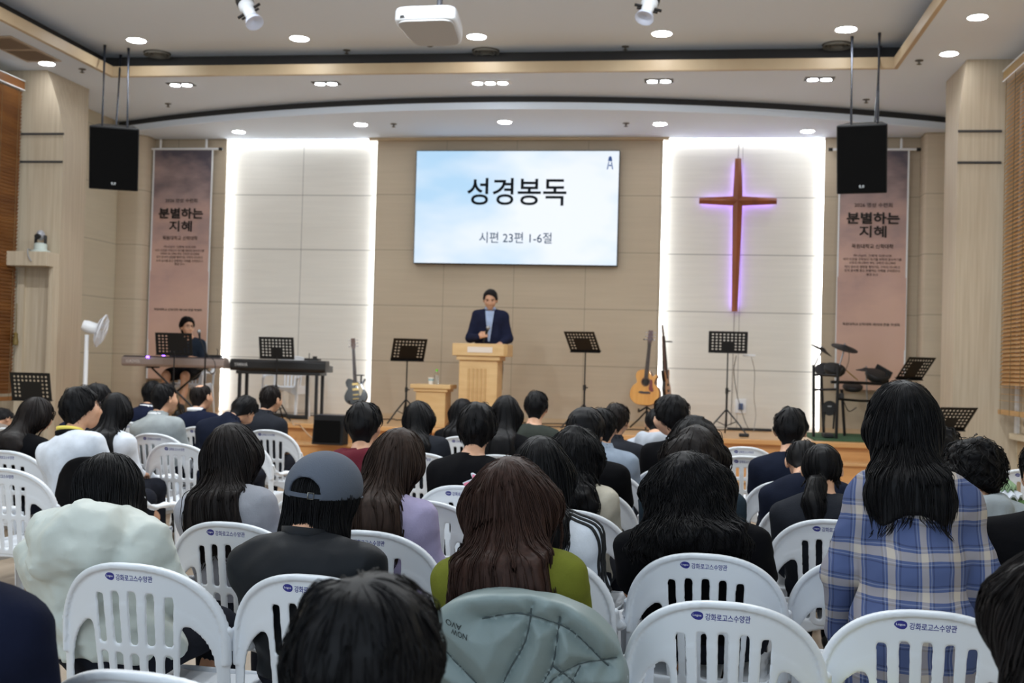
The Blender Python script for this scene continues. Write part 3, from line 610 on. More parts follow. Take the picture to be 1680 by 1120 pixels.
# pan tilt camera on the column ledge
q = atY(66, 416, 12.88); q[2] = 2.662
t = thing('ptz_camera', 'small white dome camera standing on the left column ledge', 'camera', q)
mb = MB(); mb.lathe([(0, 0), (.115, 0), (.115, .018), (.078, .028), (.076, .10), (.05, .115), (0, .115)]); mb.build('base', mat('camera_white', rgb(196, 206, 200), .4), t, sharp=40)
mb = MB()
for s in (-1, 1): mb.box((s*.062, 0, .155), (.02, .05, .10))
mb.build('yoke', black, t, bevel=.008); mb = MB(); mb.ell((0, -.005, .205), (.05, .065, .062)); hd = mb.build('camera_head', mat('camera_silver', rgb(170, 172, 180), .3, .3), t)
mb = MB(); mb.cyl((.0, -.05, .19), (.0, -.085, .18), .034); mb.build('lens', black, hd)
mb = MB(); mb.tube(smooth_path([(-.09, -.02, .012), (-.07, -.15, .02), (-.055, -.16, -.06), (-.02, -.155, -.12)]), .008, 6); mb.build('cable', grey_pl, t)

# ---------------------------------------------------------------- music stands
plate_cache = {}
def plate_mesh(cols, rows, blank):
    """perforated desk: outline .50 x .34, holes in a grid except where the paper rest bracket sits"""
    W, H = .50, .34; V, F = [], []; ex, ey = .028, .026; cw_, ch = (W-2*ex)/cols, (H-2*ey)/rows
    def vert(x, z):
        V.append((x, 0, z)); return len(V)-1
    xs = [-W/2]+[-W/2+ex+cw_*i for i in range(cols+1)]+[W/2]; zs = [0]+[ey+ch*j for j in range(rows+1)]+[H]
    g = {}
    def gv(i, j):
        if (i, j) not in g: g[i, j] = vert(xs[i], zs[j])
        return g[i, j]
    for i in range(len(xs)-1):
        for j in range(len(zs)-1):
            q = [gv(i, j), gv(i+1, j), gv(i+1, j+1), gv(i, j+1)]
            inner = 0 < i < len(xs)-2 and 0 < j < len(zs)-2
            if inner and (i-1, j-1) not in blank:
                cx, cz = (xs[i]+xs[i+1])/2, (zs[j]+zs[j+1])/2; r = min(cw_, ch)*.29
                c = [vert(cx+r*math.cos(R(225+45*k)), cz+r*math.sin(R(225+45*k))) for k in range(8)]
                for k in range(4): F.append((q[k], q[(k+1) % 4], c[(2*k+2) % 8], c[2*k+1], c[2*k]))
            else: F.append(tuple(q))
    n = len(V); V2 = [(x, .003, z) for x, y, z in V]; F2 = [tuple(reversed([v+n for v in f])) for f in F]
    cnt = {}
    for f in F:
        for a, b in zip(f, f[1:]+f[:1]): cnt[(a, b)] = 1
    side = [(b, a, a+n, b+n) for (a, b) in cnt if (b, a) not in cnt]
    return mesh_from('desk', V+V2, [F+F2+side], False)
def stand_at(name_label, p, h, yaw, tilt, floor_z, blank, base=True, flip=1):
    """p: xy of the mast foot; h: height of the desk's lower edge over the floor"""
    t = thing('music_stand', name_label, 'music stand', (p[0], p[1], floor_z), yaw, 'black perforated music stands')
    key = tuple(sorted(blank))
    if key not in plate_cache: plate_cache[key] = plate_mesh(9, 6, blank)
    d = obj('desk', plate_cache[key], blackmetal, t); d.location = (0, 0, h); d.rotation_euler = (tilt, 0, 0)
    mb = MB(); mb.box((0, .0, -.003), (.50, .05, .004)); l = mb.build('ledge', blackmetal, t, smooth=False); l.location = (0, -.02*0, h); l.rotation_euler = (tilt, 0, 0)
    mb = MB(); mb.cyl((0, 0, .10), (0, 0, h*.55), .013); mb.cyl((0, 0, h*.55), (0, -.0, h+.08), .009); mb.build('mast', blackmetal, t)
    mb = MB(); mb.cyl((0, 0, h*.5), (0, 0, h*.57), .02); mb.cyl((0, 0, h*.535), (.045, 0, h*.535), .008); mb.build('clamp_knob', black, t)
    for k in range(3):
        a = R(90+120*k); mb = MB(); mb.tube([(0, 0, .33), (.16*math.cos(a), .16*math.sin(a), .17), (.30*math.cos(a), .30*math.sin(a), .012)], .010, 6); mb.tube([(.0, 0, .12), (.15*math.cos(a), .15*math.sin(a), .18)], .006, 5); mb.build('leg', blackmetal, t)
    return t
BL1 = {(c, r) for c in range(3, 6) for r in range(0, 3)}
BL2 = {(c, r) for c in range(2, 7) for r in range(0, 4)}
BL3 = {(c, r) for c in range(3, 7) for r in range(1, 6)} | {(7, r) for r in range(2, 5)}
BL4 = {(c, r) for c in range(2, 6) for r in range(0, 5)}
def stand(label, pl, pr_, ytop, ybot, Y, floor_z, blank, tilt, yaw=0.0, lean=0.0):
    """pl, pr_: left and right px of the desk; ytop, ybot its top and bottom px"""
    c = atY((pl+pr_)/2, ybot, Y); t = stand_at(label, c[:2], c[2]-floor_z, yaw, tilt, floor_z, blank)
    W = abs(atY(pr_, ybot, Y)[0]-atY(pl, ybot, Y)[0]); Hh = atY((pl+pr_)/2, ytop, Y)[2]-c[2]
    d = next(o for o in t.children if o.name.startswith('desk')); sx = W/math.cos(yaw)/.50; d.scale = (sx, 1, max(.8, Hh/.34/math.cos(tilt))); d.rotation_euler = (tilt, lean, 0)
    l = next(o for o in t.children if o.name.startswith('ledge')); l.scale = (sx, 1, 1); l.rotation_euler = (tilt, lean, 0)
    return t
stand('black music stand in front of the grey keyboard', 256, 316, 546, 582, 14.62, ST, BL3, R(10))
stand('black music stand in front of the black keyboard', 426, 483, 553, 588, 14.7, ST, BL1, R(12))
stand('black music stand left of the small wooden table, desk tilted forward', 643, 693, 556, 590, 14.95, ST, BL2, R(44), R(22))
stand('black music stand between lectern and acoustic guitar', 935, 986, 545, 576, 15.15, ST, BL2, R(42), R(-20))
stand('black music stand in front of the cross', 1162, 1226, 545, 578, 14.95, ST, BL1, R(12))
stand('black music stand behind the drum kit', 1467, 1516, 586, 621, 14.9, ST+.013, BL4, R(42), R(30))
stand('black music stand on the floor at the right column', 1519, 1586, 667, 704, 12.6, 0, BL1, R(42), R(24))
stand('black music stand on the floor beside the left column', 21, 84, 611, 656, 11.2, 0, BL2, R(14), R(4))

# ---------------------------------------------------------------- lectern, table, what stands on it
lw = wood_mat('lectern_wood', rgb(222, 186, 132), rgb(206, 166, 112), (3, 3, 14), .4)
LX, LY = atY(790, 600, 14.62)[0], 14.62; zt = lambda y: atY(790, y, LY)[2]-ST
wpx = lambda a, b, Y=LY: atY(b, 620, Y)[0]-atY(a, 620, Y)[0]
t = thing('lectern', 'light wooden lectern with fluted front and white name plate', 'lectern', (LX, LY, ST))
Wt, Wn, Wb, Ht, Hh = wpx(748, 831), wpx(756, 826), wpx(761, 823), zt(564), zt(584)
mb = MB(); mb.prism([(-Wt/2, -.30), (Wt/2, -.30), (Wt/2+.04, -.24), (Wt/2+.04, .22), (-Wt/2, .22)], Hh, Ht); mb.build('top', lw, t, bevel=.008, smooth=False)
mb = MB(); mb.bb((-Wn/2, -.27, Hh-.055), (Wn/2, .2, Hh)); mb.build('neck', lw, t, bevel=.006, smooth=False)
mb = MB(); mb.bb((-Wb/2, -.24, .06), (Wb/2, .18, Hh-.055)); mb.build('body', lw, t, bevel=.006, smooth=False)
for k in range(5):
    mb = MB(); mb.bb((-.13+.052*k, -.255, .10), (-.105+.052*k, -.24, Hh-.16)); mb.build('flute', wood_mat('flute_wood', rgb(206, 168, 112), rgb(190, 150, 98), (3, 3, 14)), t, bevel=.004, smooth=False)
mb = MB(); mb.bb((-Wb/2-.04, -.29, 0), (Wb/2+.04, .22, .06)); mb.build('plinth', lw, t, bevel=.006, smooth=False)
mb = MB(); a = atY(767, 570, LY-.3)[0]-LX; b = atY(808, 570, LY-.3)[0]-LX; z0, z1 = zt(578.5)+.0, zt(569.5)-.0; mb.bb((a, -.305, z0), (b, -.30, z1)); mb.build('name_plate', mat('name_plate', rgb(226, 212, 200), .5), t, smooth=False)
TX_, TYt = atY(711, 660, 14.6)[0], 14.6; zt = lambda y: atY(711, y, TYt)[2]-ST
t = thing('side_table', 'small light wooden pedestal table left of the lectern', 'table', (TX_, TYt, ST)); w1, w2 = wpx(679, 744, TYt), wpx(685, 733, TYt)
mb = MB(); mb.bb((-w1/2, -.22, zt(637)), (w1/2, .22, zt(630))); mb.build('table_top', lw, t, bevel=.006, smooth=False)
mb = MB(); mb.bb((-w1/2+.04, -.2, zt(642)), (w1/2-.04, .2, zt(637))); mb.build('moulding', lw, t, bevel=.006, smooth=False)
mb = MB(); mb.bb((-w2/2, -.18, 0), (w2/2, .18, zt(642))); mb.build('body', lw, t, bevel=.006, smooth=False)
zt_ = ST+zt(630)
q = atY(716, 630, TYt-.02); t = thing('water_bottle', 'clear water bottle with green cap on the small table', 'bottle', (q[0], q[1], zt_))
mb = MB(); mb.lathe([(0, 0), (.03, 0), (.033, .01), (.033, .11), (.028, .13), (.013, .155), (.013, .17)], n=20); mb.build('bottle_body', mat('clear_plastic', (.9, .95, .95), .08, trans=.9), t, sharp=40)
mb = MB(); mb.lathe([(0, .165), (.016, .165), (.016, .195), (0, .195)], n=16); mb.build('cap', mat('green_cap', rgb(120, 210, 60), .4), t, sharp=40)
q = atY(707, 630, TYt-.05); t = thing('paper_cup', 'white paper cup beside the water bottle', 'cup', (q[0]-.0, q[1], zt_)); mb = MB(); mb.lathe([(0, .002), (.028, .0), (.038, .085), (.04, .088), (.036, .086), (.027, .006), (0, .006)], n=20); o = mb.build('cup_body', mat('paper_white', rgb(238, 236, 232), .7), t, sharp=50)
mb = MB(); mb.lathe([(.0335, .045), (.0345, .045), (.0372, .068), (.036, .068)], n=20); mb.build('printed_band', mat('cup_band', rgb(150, 190, 200), .7), t)

# ---------------------------------------------------------------- keyboards
keyw = mat('key_white', rgb(236, 234, 226), .3); keyb = mat('key_black', rgb(18, 18, 18), .3)
def keyboard(label, x0, x1, ytop, ybot, Y, case, brand, bcol, yaw=0.0, depth=.36):
    a, b = atY(x0, ytop, Y), atY(x1, ytop, Y); L = (b[0]-a[0]); zb = atY((x0+x1)/2, ybot, Y)[2]; H = atY((x0+x1)/2, ytop, Y)[2]-zb
    t = thing('keyboard', label, 'keyboard', ((a[0]+b[0])/2, Y, zb), yaw, 'keyboards on the stage')
    mb = MB(); mb.prism([(0, H*.25), (.02, 0), (depth, 0), (depth, H*.55), (depth*.55, H*.62), (depth*.5, H), (.03, H), (0, H*.8)], -L/2, L/2, rot=[[0, 0, 1], [1, 0, 0], [0, 1, 0]]); mb.build('case', case, t, bevel=.008, smooth=False)
    mb = MB()
    for i in range(52): mb.bb((-L/2+.03+(L-.06)/52*i+.001, depth*.56, H*.6), (-L/2+.03+(L-.06)/52*(i+1)-.001, depth*.99, H*.72))
    mb.build('white_keys', keyw, t, smooth=False).__setitem__('kind', 'stuff')
    mb = MB()
    for i in range(51):
        if i % 7 not in (1, 4): x = -L/2+.03+(L-.06)/52*(i+1); mb.bb((x-.006, depth*.56, H*.7), (x+.006, depth*.84, H*.84))
    mb.build('black_keys', keyb, t, smooth=False).__setitem__('kind', 'stuff')
    lettering('brand_text', brand, L*.14, H*.3, bcol, t, lambda x, y: (-L*.38+x, -.004, H*.52+y), .01)
    return t, L, H
silver = mat('keyboard_silver', rgb(168, 152, 146), .45, .3)
kb1, L1, H1 = keyboard('long silver grey keyboard played at the left of the stage', 199, 367, 586, 602, 14.9, silver, 'KURZWEIL', mat('brand_pale', rgb(226, 214, 208), .5))
mb = MB(); mb.bb((-L1/2+.02, .02, H1), (L1/2-.02, .17, H1+.012)); mb.build('control_panel', mat('kb_panel', rgb(70, 66, 76), .4), kb1, bevel=.003, smooth=False)
mb = MB(); mb.box((-L1*.24, .0, H1*.98), (.04, .01, .02)); mb.box((-L1*.10, .05, H1+.03), (.03, .03, .03)); mb.build('violet_lamp', emis('violet_led', (.25, .1, 1), 3), kb1, smooth=False)
kb2, L2, H2 = keyboard('black stage piano on black table legs, nobody playing it', 377, 534, 590, 609, 14.95, mat('kb_black', rgb(24, 24, 27), .4), 'YAMAHA', mat('brand_grey', rgb(190, 190, 190), .5))
def xstand(kb, L, zb, label):
    t = thing('keyboard_stand', label, 'keyboard stand', (kb.location.x, kb.location.y+.18, ST))
    for s in (-1, 1):
        mb = MB(); mb.tube([(-s*.36, s*.03, .03), (s*.36, s*.03, zb-.02)], .014, 6); mb.build('leg', blackmetal, t)
    for s in (-1, 1):
        mb = MB(); mb.tube([(s*.36, -.19, zb-.012), (s*.36, .19, zb-.012)], .012, 6); mb.tube([(s*.36, -.19, .02), (s*.36, .19, .02)], .014, 6); mb.build('crosspiece', blackmetal, t)
    return t
xstand(kb1, L1, kb1.location.z-ST, 'black folding X stand under the silver grey keyboard')
t = thing('keyboard_stand', 'black four legged stand under the black stage piano', 'keyboard stand', (kb2.location.x, kb2.location.y+.18, ST)); zb = kb2.location.z-ST
for sx in (-1, 1):
    for sy in (-1, 1): mb = MB(); mb.bb((sx*(L2/2-.13)-.02, sy*.13-.02, 0), (sx*(L2/2-.13)+.02, sy*.13+.02, zb-.04)); mb.build('leg', black, t, bevel=.004, smooth=False)
mb = MB(); mb.bb((-L2/2+.08, -.15, zb-.045), (L2/2-.08, .15, zb-.002)); mb.build('top_frame', black, t, bevel=.004, smooth=False)
mb = MB(); mb.bb((L2/2-.36, .1, 0), (L2/2-.32, .14, zb-.05)); mb.build('pedal_post', black, t, smooth=False)
q = atY(510, 588, 15.0); mb = MB(); mb.M = np.eye(4); mb.bb((-.1, -.06, 0), (.1, .06, .03)); mb.lathe([(0, .03), (.03, .03), (.03, .06), (0, .06)], (.03, 0, 0)); mb.tube([(-.05, 0, .03), (-.05, 0, .1)], .006, 6)
tag(mb.build('sound_module', black, loc=(q[0], 15.08, kb2.location.z+H2+.001)), 'small black control box lying on the right end of the black piano', 'sound module')
q = atY(352, 584, 14.98); mb = MB(); mb.bb((-.09, -.05, 0), (.09, .05, .035)); mb.tube([(.03, 0, .03), (.04, 0, .09), (.02, 0, .12)], .006, 6)
tag(mb.build('sound_module', black, loc=(q[0], 15.0, kb1.location.z+H1+.013)), 'small black control box lying on the right end of the silver keyboard', 'sound module')
# microphone on a stand by the keyboardist
q = atY(334, 690, 14.55); t = thing('microphone_stand', 'black microphone stand with boom in front of the keyboardist', 'microphone stand', (q[0], 14.55, ST)); tip = atY(327, 546, 14.75)-np.array([q[0], 14.55, ST]); jn = atY(337, 578, 14.55)-np.array([q[0], 14.55, ST])
mb = MB(); mb.tube([(0, 0, .02), jn], .011, 7); mb.build('mast', blackmetal, t); mb = MB(); mb.tube([jn+[.03, 0, -.06], tip-[.0, 0, .04]], .008, 6); mb.build('boom', blackmetal, t)
mb = MB(); mb.lathe([(0, 0), (.13, 0), (.13, .012), (.03, .025), (0, .03)]); mb.build('base', black, t, sharp=40)
mb = MB(); mb.tube([tip-[-.015, 0, .10], tip], [.012, .018], 8); mb.build('microphone_body', black, t); mb = MB(); mb.ell(tip+[-.005, 0, .02], (.026, .026, .03)); mb.build('microphone_grille', mat('mic_mesh', rgb(170, 172, 176), .35, .7), t)
mb = MB(); mb.tube(smooth_path([jn, jn+[.14, -.02, -.12], jn+[.12, 0, -.28], jn+[.0, -.02, -.2]], 8), .006, 5); mb.build('cable', black, t)
# fan
q = atY(139, 650, 12.9); t = thing('pedestal_fan', 'white standing fan turned sideways beside the left column', 'fan', (q[0], 12.9, 0)); hz = atY(139, 535, 12.9)[2]
mb = MB(); mb.lathe([(0, 0), (.2, 0), (.2, .02), (.05, .05), (.03, .08), (0, .08)]); mb.build('base', white_pl, t, sharp=40)
mb = MB(); mb.tube([(0, 0, .05), (0, 0, hz-.1)], [.03, .026], 12); mb.build('pole', white_pl, t)
ax_ = np.array([.88, .30, -.28]); ax_ /= np.linalg.norm(ax_); zA = ax_; xA = np.cross([0, 1.0, 0], zA); xA /= np.linalg.norm(xA); yA = np.cross(zA, xA); M = np.eye(4); M[:3, 0], M[:3, 1], M[:3, 2], M[:3, 3] = xA, yA, zA, (0, 0, hz)
mb = MB(); mb.M = M; mb.lathe([(0, -.06), (.06, -.05), (.072, .0), (.07, .10), (.05, .13), (0, .13)]); mb.build('motor', white_pl, t)
gl = mat('fan_guard_white', rgb(222, 224, 230), .4); mb = MB(); mb.M = M
for k in range(30):
    a = 2*PI*k/30; c, s = math.cos(a), math.sin(a)
    mb.tube([(.05*c, .05*s, .12), (.15*c, .15*s, .135), (.2*c, .2*s, .165), (.15*c, .15*s, .21), (.04*c, .04*s, .225)], .0022, 4)
for r, z in ((.2, .165), (.202, .175), (.12, .215), (.14, .13)): mb.tube([(r*math.cos(2*PI*k/36), r*math.sin(2*PI*k/36), z) for k in range(37)], .005, 5)
mb.lathe([(0, .222), (.05, .222), (.045, .235), (0, .238)]); mb.build('guard', gl, t)
for k in range(5):
    a = 2*PI*k/5; mb = MB(); mb.M = M @ np.vstack([np.hstack([rz(a), [[0], [0], [0]]]), [0, 0, 0, 1]]); V = []
    o = [(.03, -.02), (.10, -.06), (.175, -.05), (.182, .01), (.12, .05), (.04, .03)]; V = [(x, y, .17+.35*y) for x, y in o]+[(x, y, .174+.35*y) for x, y in o]; n = 6
    mb.add(V, [tuple(range(n-1, -1, -1)), tuple(range(n, 2*n))]+[(i, (i+1) % n, n+(i+1) % n, n+i) for i in range(n)]); mb.build('blade', gl, t)

# ---------------------------------------------------------------- guitars
gtop = wood_mat('spruce_top', rgb(222, 162, 74), rgb(208, 142, 56), (20, 20, 2), .25, .3); gdark = mat('guitar_dark_wood', rgb(52, 34, 26), .4); gneck = mat('guitar_neck', rgb(96, 66, 52), .4)
def rot_fr(lean, yaw, roll=0.0): return rz(yaw) @ rx(lean) @ ry(roll)
FL = np.array([[1, 0, 0], [0, 0, -1], [0, 1, 0]], float)          # outline plane x,y -> x,z (front towards -y)
def guitar(label, loc, outline, depth, lean, yaw, scale, body_m, top_m, kind, roll=0.0):
    t = thing('guitar', label, 'guitar', loc); t.rotation_euler = Matrix((rot_fr(lean, yaw, roll)).tolist()).to_euler(); t.scale = (scale,)*3
    mb = MB(); mb.prism(outline, -depth/2, depth/2, rot=FL); mb.build('body', body_m, t, bevel=.006, sharp=40)
    f = -depth/2
    mb = MB(); mb.prism([(x*.975, .002+y*.985) for x, y in outline], -f, -f+.004, rot=FL); mb.build('top', top_m, t, sharp=40)
    return t, f-.004
ac = smooth_closed([(0, 0), (.11, .012), (.19, .08), (.205, .17), (.175, .25), (.125, .30), (.128, .35), (.15, .40), (.13, .43), (.085, .40), (.045, .47), (0, .485), (-.07, .48), (-.125, .455), (-.148, .40), (-.13, .33), (-.125, .30), (-.175, .25), (-.205, .17), (-.19, .08), (-.11, .012)], 5)
gq = atY(1057, 665, 15.6); t, f = guitar('honey coloured acoustic guitar on a stand at the right of the stage', (gq[0], 15.6, gq[2]), ac, .10, R(-8), R(-12), 1.0, wood_mat('acoustic_sides', rgb(120, 74, 44), rgb(92, 54, 30), (4, 4, 4), .3), gtop, 'a', R(2.5))
mb = MB(); mb.prism(circle(.05, 28, 0, .315), .052, .0555, rot=FL); mb.build('sound_hole', mat('hole_black', rgb(20, 14, 12), .8), t, smooth=False); mb = MB(); mb.lathe([(.052, 0), (.062, 0), (.062, .003), (.052, .003)], (0, -.055, .315), 28, rot=FL); mb.build('rosette', mat('rosette', rgb(90, 50, 30), .4), t)
mb = MB(); mb.prism(smooth_closed([(.045, .345), (.09, .34), (.10, .26), (.12, .20), (.085, .185), (.05, .22), (.055, .27), (.06, .31)], 4), .054, .0565, rot=FL); mb.build('pickguard', mat('pickguard_red', rgb(112, 30, 16), .25), t, smooth=False)
mb = MB(); mb.prism(smooth_closed([(-.085, .17), (-.05, .185), (0, .18), (.05, .185), (.085, .17), (.05, .155), (-.05, .155)], 3), .054, .064, rot=FL); mb.build('bridge', gdark, t, sharp=40)
def neck(t, f, y0, y1, w0, w1, hl, six=6, head=None, body=gneck):
    mb = MB(); mb.prism([(-w0/2, y0), (w0/2, y0), (w1/2, y1), (-w1/2, y1)], -f-.004, -f+.010, rot=FL); mb.build('fretboard', gdark, t, bevel=.003, smooth=False)
    mb = MB(); mb.prism([(-w0/2*.9, y0), (w0/2*.9, y0), (w1/2*.9, y1), (-w1/2*.9, y1)], -f-.03, -f-.003, rot=FL); mb.build('neck', body, t, bevel=.008, smooth=False)
    mb = MB(); mb.prism(head or [(-w1/2, y1), (w1/2, y1), (w1/2+.014, y1+.05), (w1/2+.01, y1+hl), (-w1/2-.01, y1+hl), (-w1/2-.014, y1+.05)], -f-.018, -f-.003, rot=FL); h = mb.build('headstock', body, t, bevel=.003, smooth=False)
    mb = MB()
    for i in range(six): mb.tube([(-w0*.36+w0*.72*i/(six-1), f-.012, y0-(.12 if six == 6 else .1)), (-w1*.38+w1*.76*i/(six-1), f-.013, y1), (-w1*.38+w1*.76*i/(six-1), f-.004, y1+hl*.3+.02*(i % 3))], .0009, 4)
    mb.build('strings', chrome, t)
    for k in range(six//2):
        for s in (-1, 1): mb = MB(); z = y1+hl*(.25+.28*k); mb.cyl((s*w1*.5, f+.004, z), (s*(w1/2+.035), f+.004, z), .004); mb.ell((s*(w1/2+.04), f+.004, z), (.011, .006, .009), 8, 6); mb.build('tuning_peg', chrome, h)
neck(t, f, .365, .845, .056, .043, .17, body=mat('head_rosewood', rgb(88, 56, 60), .3))
mb = MB(); mb.M = None
def gstand(label, loc, h, yaw=0.0):
    t = thing('guitar_stand', label, 'guitar stand', loc, yaw)
    mb = MB(); mb.tube([(0, .1, .22), (0, .14, h)], .012, 8); mb.build('mast', blackmetal, t)
    mb = MB(); mb.tube([(-.06, .02, h), (-.05, .10, h), (0, .14, h), (.05, .10, h), (.06, .02, h)], .009, 6); mb.build('neck_yoke', black, t)
    for s in (-1, 1): mb = MB(); mb.tube([(0, .1, .3), (s*.09, .0, .245), (s*.10, -.10, .24), (s*.10, -.115, .28)], .012, 7); mb.build('body_rest', black, t)
    for k in range(3): a = R(-90+120*k); mb = MB(); mb.tube([(0, .1, .25), (.12*math.cos(a), .1+.12*math.sin(a), .13), (.26*math.cos(a), .1+.26*math.sin(a), .012)], .011, 6); mb.build('leg', blackmetal, t)
    return t
gstand('black guitar stand holding the acoustic guitar', (gq[0]+.03, 15.62, ST), atY(1070, 557, 15.7)[2]-ST)
# bass seen edge on, on its own stand
bo = smooth_closed([(0, 0), (.10, .0), (.155, .06), (.16, .15), (.11, .22), (.12, .28), (.17, .36), (.155, .40), (.09, .35), (.04, .31), (-.03, .31), (-.09, .37), (-.14, .38), (-.125, .29), (-.11, .22), (-.16, .14), (-.15, .05), (-.09, .0)], 5)
bq = atY(1094, 668, 15.95); t, f = guitar('electric bass guitar turned edge on beside the right white panel', (bq[0], 15.95, bq[2]+.12), bo, .045, R(-6), R(78), 1.0, mat('bass_body', rgb(32, 26, 24), .3), wood_mat('bass_top', rgb(190, 130, 60), rgb(160, 100, 40), (9, 9, 2), .3), 'b')
neck(t, f, .27, .86, .058, .045, .15, 4); mb = MB(); mb.prism([(-.045, .09), (.045, .09), (.045, .12), (-.045, .12)], .024, .034, rot=FL); mb.prism([(-.045, .17), (.045, .17), (.045, .20), (-.045, .20)], .024, .034, rot=FL); mb.build('pickup', black, t, smooth=False)
gstand('black guitar stand holding the bass guitar', (bq[0]+.06, 15.98, ST), atY(1094, 560, 15.95)[2]-ST, R(78))
# black electric guitar, left
eo = smooth_closed([(0, 0), (.10, .01), (.155, .07), (.165, .14), (.13, .21), (.105, .25), (.115, .30), (.15, .35), (.13, .36), (.085, .31), (.045, .325), (0, .34), (-.05, .37), (-.10, .38), (-.135, .34), (-.13, .28), (-.11, .24), (-.135, .20), (-.165, .13), (-.15, .06), (-.09, .01)], 5)
eq = atY(585, 664, 15.4); t, f = guitar('black electric guitar leaning on a stand in front of the left white panel', (eq[0], 15.4, eq[2]-.0), eo, .05, R(-10), R(8), .97, mat('electric_black', rgb(14, 14, 16), .12, coat=.8), mat('electric_top', rgb(16, 16, 18), .12, coat=.8), 'e', R(-6))
neck(t, f, .31, .80, .054, .042, .16); gold = mat('gold_metal', rgb(196, 168, 110), .25, .9)
mb = MB(); mb.bb((-.045, -.042, .2), (.045, -.03, .235)); mb.bb((-.045, -.042, .275), (.045, -.03, .31)); mb.build('pickup', gold, t, bevel=.003, smooth=False)
mb = MB(); mb.bb((-.04, -.044, .13), (.04, -.03, .15)); mb.bb((-.045, -.044, .075), (.045, -.03, .09)); mb.build('bridge', gold, t, bevel=.003, smooth=False)
mb = MB(); mb.prism(smooth_closed([(.03, .3), (.075, .28), (.10, .2), (.06, .12), (.05, .2)], 4), .03, .036, rot=FL); mb.build('pickguard', mat('cream_guard', rgb(206, 192, 160), .3), t, smooth=False)
gstand('black guitar stand holding the black electric guitar', (eq[0]+.01, 15.42, ST), .62)
# bass amp on the step
q = atY(544, 727, 13.9); t = thing('amplifier', 'black floor monitor speaker standing on the stage step', 'speaker', (q[0], 13.83, .42), R(-4))
mb = MB(); mb.prism([(-.11, 0), (.11, 0), (.11, .36), (-.05, .36)], -.2, .2, rot=[[0, 0, 1], [1, 0, 0], [0, 1, 0]]); mb.build('cabinet', mat('amp_carpet', rgb(18, 18, 20), .9, bump=.4, bscale=(200, 200, 200)), t, bevel=.01, smooth=False)
mb = MB(); mb.bb((-.17, -.115, .03), (.17, -.105, .3)) ; mb.M = None; mb.build('grille', mat('speaker_grille', rgb(15, 15, 17), .7), t, bevel=.004, smooth=False); mb = MB(); mb.bb((-.16, -.02, .36), (.16, .09, .364)); mb.build('control_panel', mat('amp_panel', rgb(60, 64, 80), .4), t, smooth=False)

# ---------------------------------------------------------------- electronic drum kit
DY = 15.35
t = thing('drum_kit', 'black electronic drum kit on a tube rack and green mat, right of stage', 'drum kit', (atY(1400, 690, DY)[0], DY, ST+.013)); DX = t.location.x; rub = mat('drum_rubber', rgb(20, 20, 22), .6)
def dp(x, y, dy=0.0): p = atY(x, y, DY+dy); return p-np.array([DX, DY, ST])
def post(x, yt, x2, yb, dy, r=.019):
    a = dp(x, yt, dy); b = dp(x2, yb, dy); b[2] = .0; mb = MB(); mb.cyl(a, b, r, n=12); mb.build('rack_post', blackmetal, t)
def bar(pts, r=.016):
    mb = MB(); mb.tube([dp(*p) for p in pts], r, 10); mb.build('rack_tube', blackmetal, t)
post(1335, 600, 1335, 705, -.25); post(1375, 600, 1372, 715, -.5); post(1347, 612, 1352, 700, .1); post(1381, 640, 1386, 705, .15); post(1455, 610, 1462, 705, -.1)
bar([(1335, 616, -.25), (1375, 618, -.45), (1384, 606, -.3)]); bar([(1335, 641, -.25), (1372, 640, -.45)]); bar([(1363, 628, -.5), (1400, 629, -.45), (1460, 632, -.1)], .02); bar([(1376, 656, -.5), (1410, 659, -.4), (1462, 660, -.1)])
def pad(px, py, dy, r, h, tilt, roll, nm='drum_pad'):
    mb = MB(); mb.lathe([(0, -h), (r*.8, -h), (r, -h*.5), (r, -.01), (r*.97, 0), (r*.9, .004), (0, .004)], dp(px, py, dy), 28, rot=ry(roll) @ rx(tilt)); return mb.build(nm, rub, t, sharp=40)
pad(1370, 604, -.2, .135, .085, R(28), R(8)); pad(1349, 605, .1, .10, .06, R(40), R(-24)); pad(1399, 634, -.3, .125, .06, R(14), 0); pad(1440, 614, -.1, .15, .09, R(24), R(14))
def cymbal(px, py, dy, r, tilt, roll, foot):
    c = dp(px, py, dy); mb = MB(); mb.lathe([(0, .03), (.03, .026), (.05, .012), (r, -.012), (r, -.018), (.05, .0), (0, .004)], c, 32, rot=ry(roll) @ rx(tilt)); mb.build('cymbal', rub, t, sharp=50)
    mb = MB(); f = dp(*foot); mb.tube([c+[0, 0, .05], c, f], .009, 7); mb.build('cymbal_arm', mat('arm_steel', rgb(150, 152, 158), .3, .7), t)
cymbal(1386, 571, -.2, .17, R(16), R(14), (1374, 612, -.3)); cymbal(1349, 575, .1, .15, R(6), R(30), (1337, 600, -.2)); cymbal(1421, 608, .2, .13, R(4), R(4), (1424, 690, .25)); 
mb = MB(); mb.cyl(dp(1361, 671, -.25)+[0, .0, 0], dp(1361, 671, -.25)+[0, .10, 0], .095, .08, 24); mb.build('kick_pad', rub, t, sharp=40); mb = MB(); mb.box(dp(1361, 668, -.262), (.05, .003, .018)); mb.build('kick_label', grey_pl, t, smooth=False)
mb = MB(); mb.tube([dp(1353, 677, -.25), dp(1351, 705, -.25)], .012, 7); mb.tube([dp(1369, 677, -.25), dp(1367, 705, -.25)], .012, 7); mb.build('kick_frame', blackmetal, t)
mb = MB(); c = dp(1358, 707, -.35); mb.box((c[0], c[1], .03), (.12, .3, .05)); mb.build('kick_pedal', rub, t, bevel=.01, smooth=False)
mb = MB(); c = dp(1380, 652, -.42); mb.box(c, (.06, .10, .08)); mb.build('sound_module', black, t, bevel=.008)
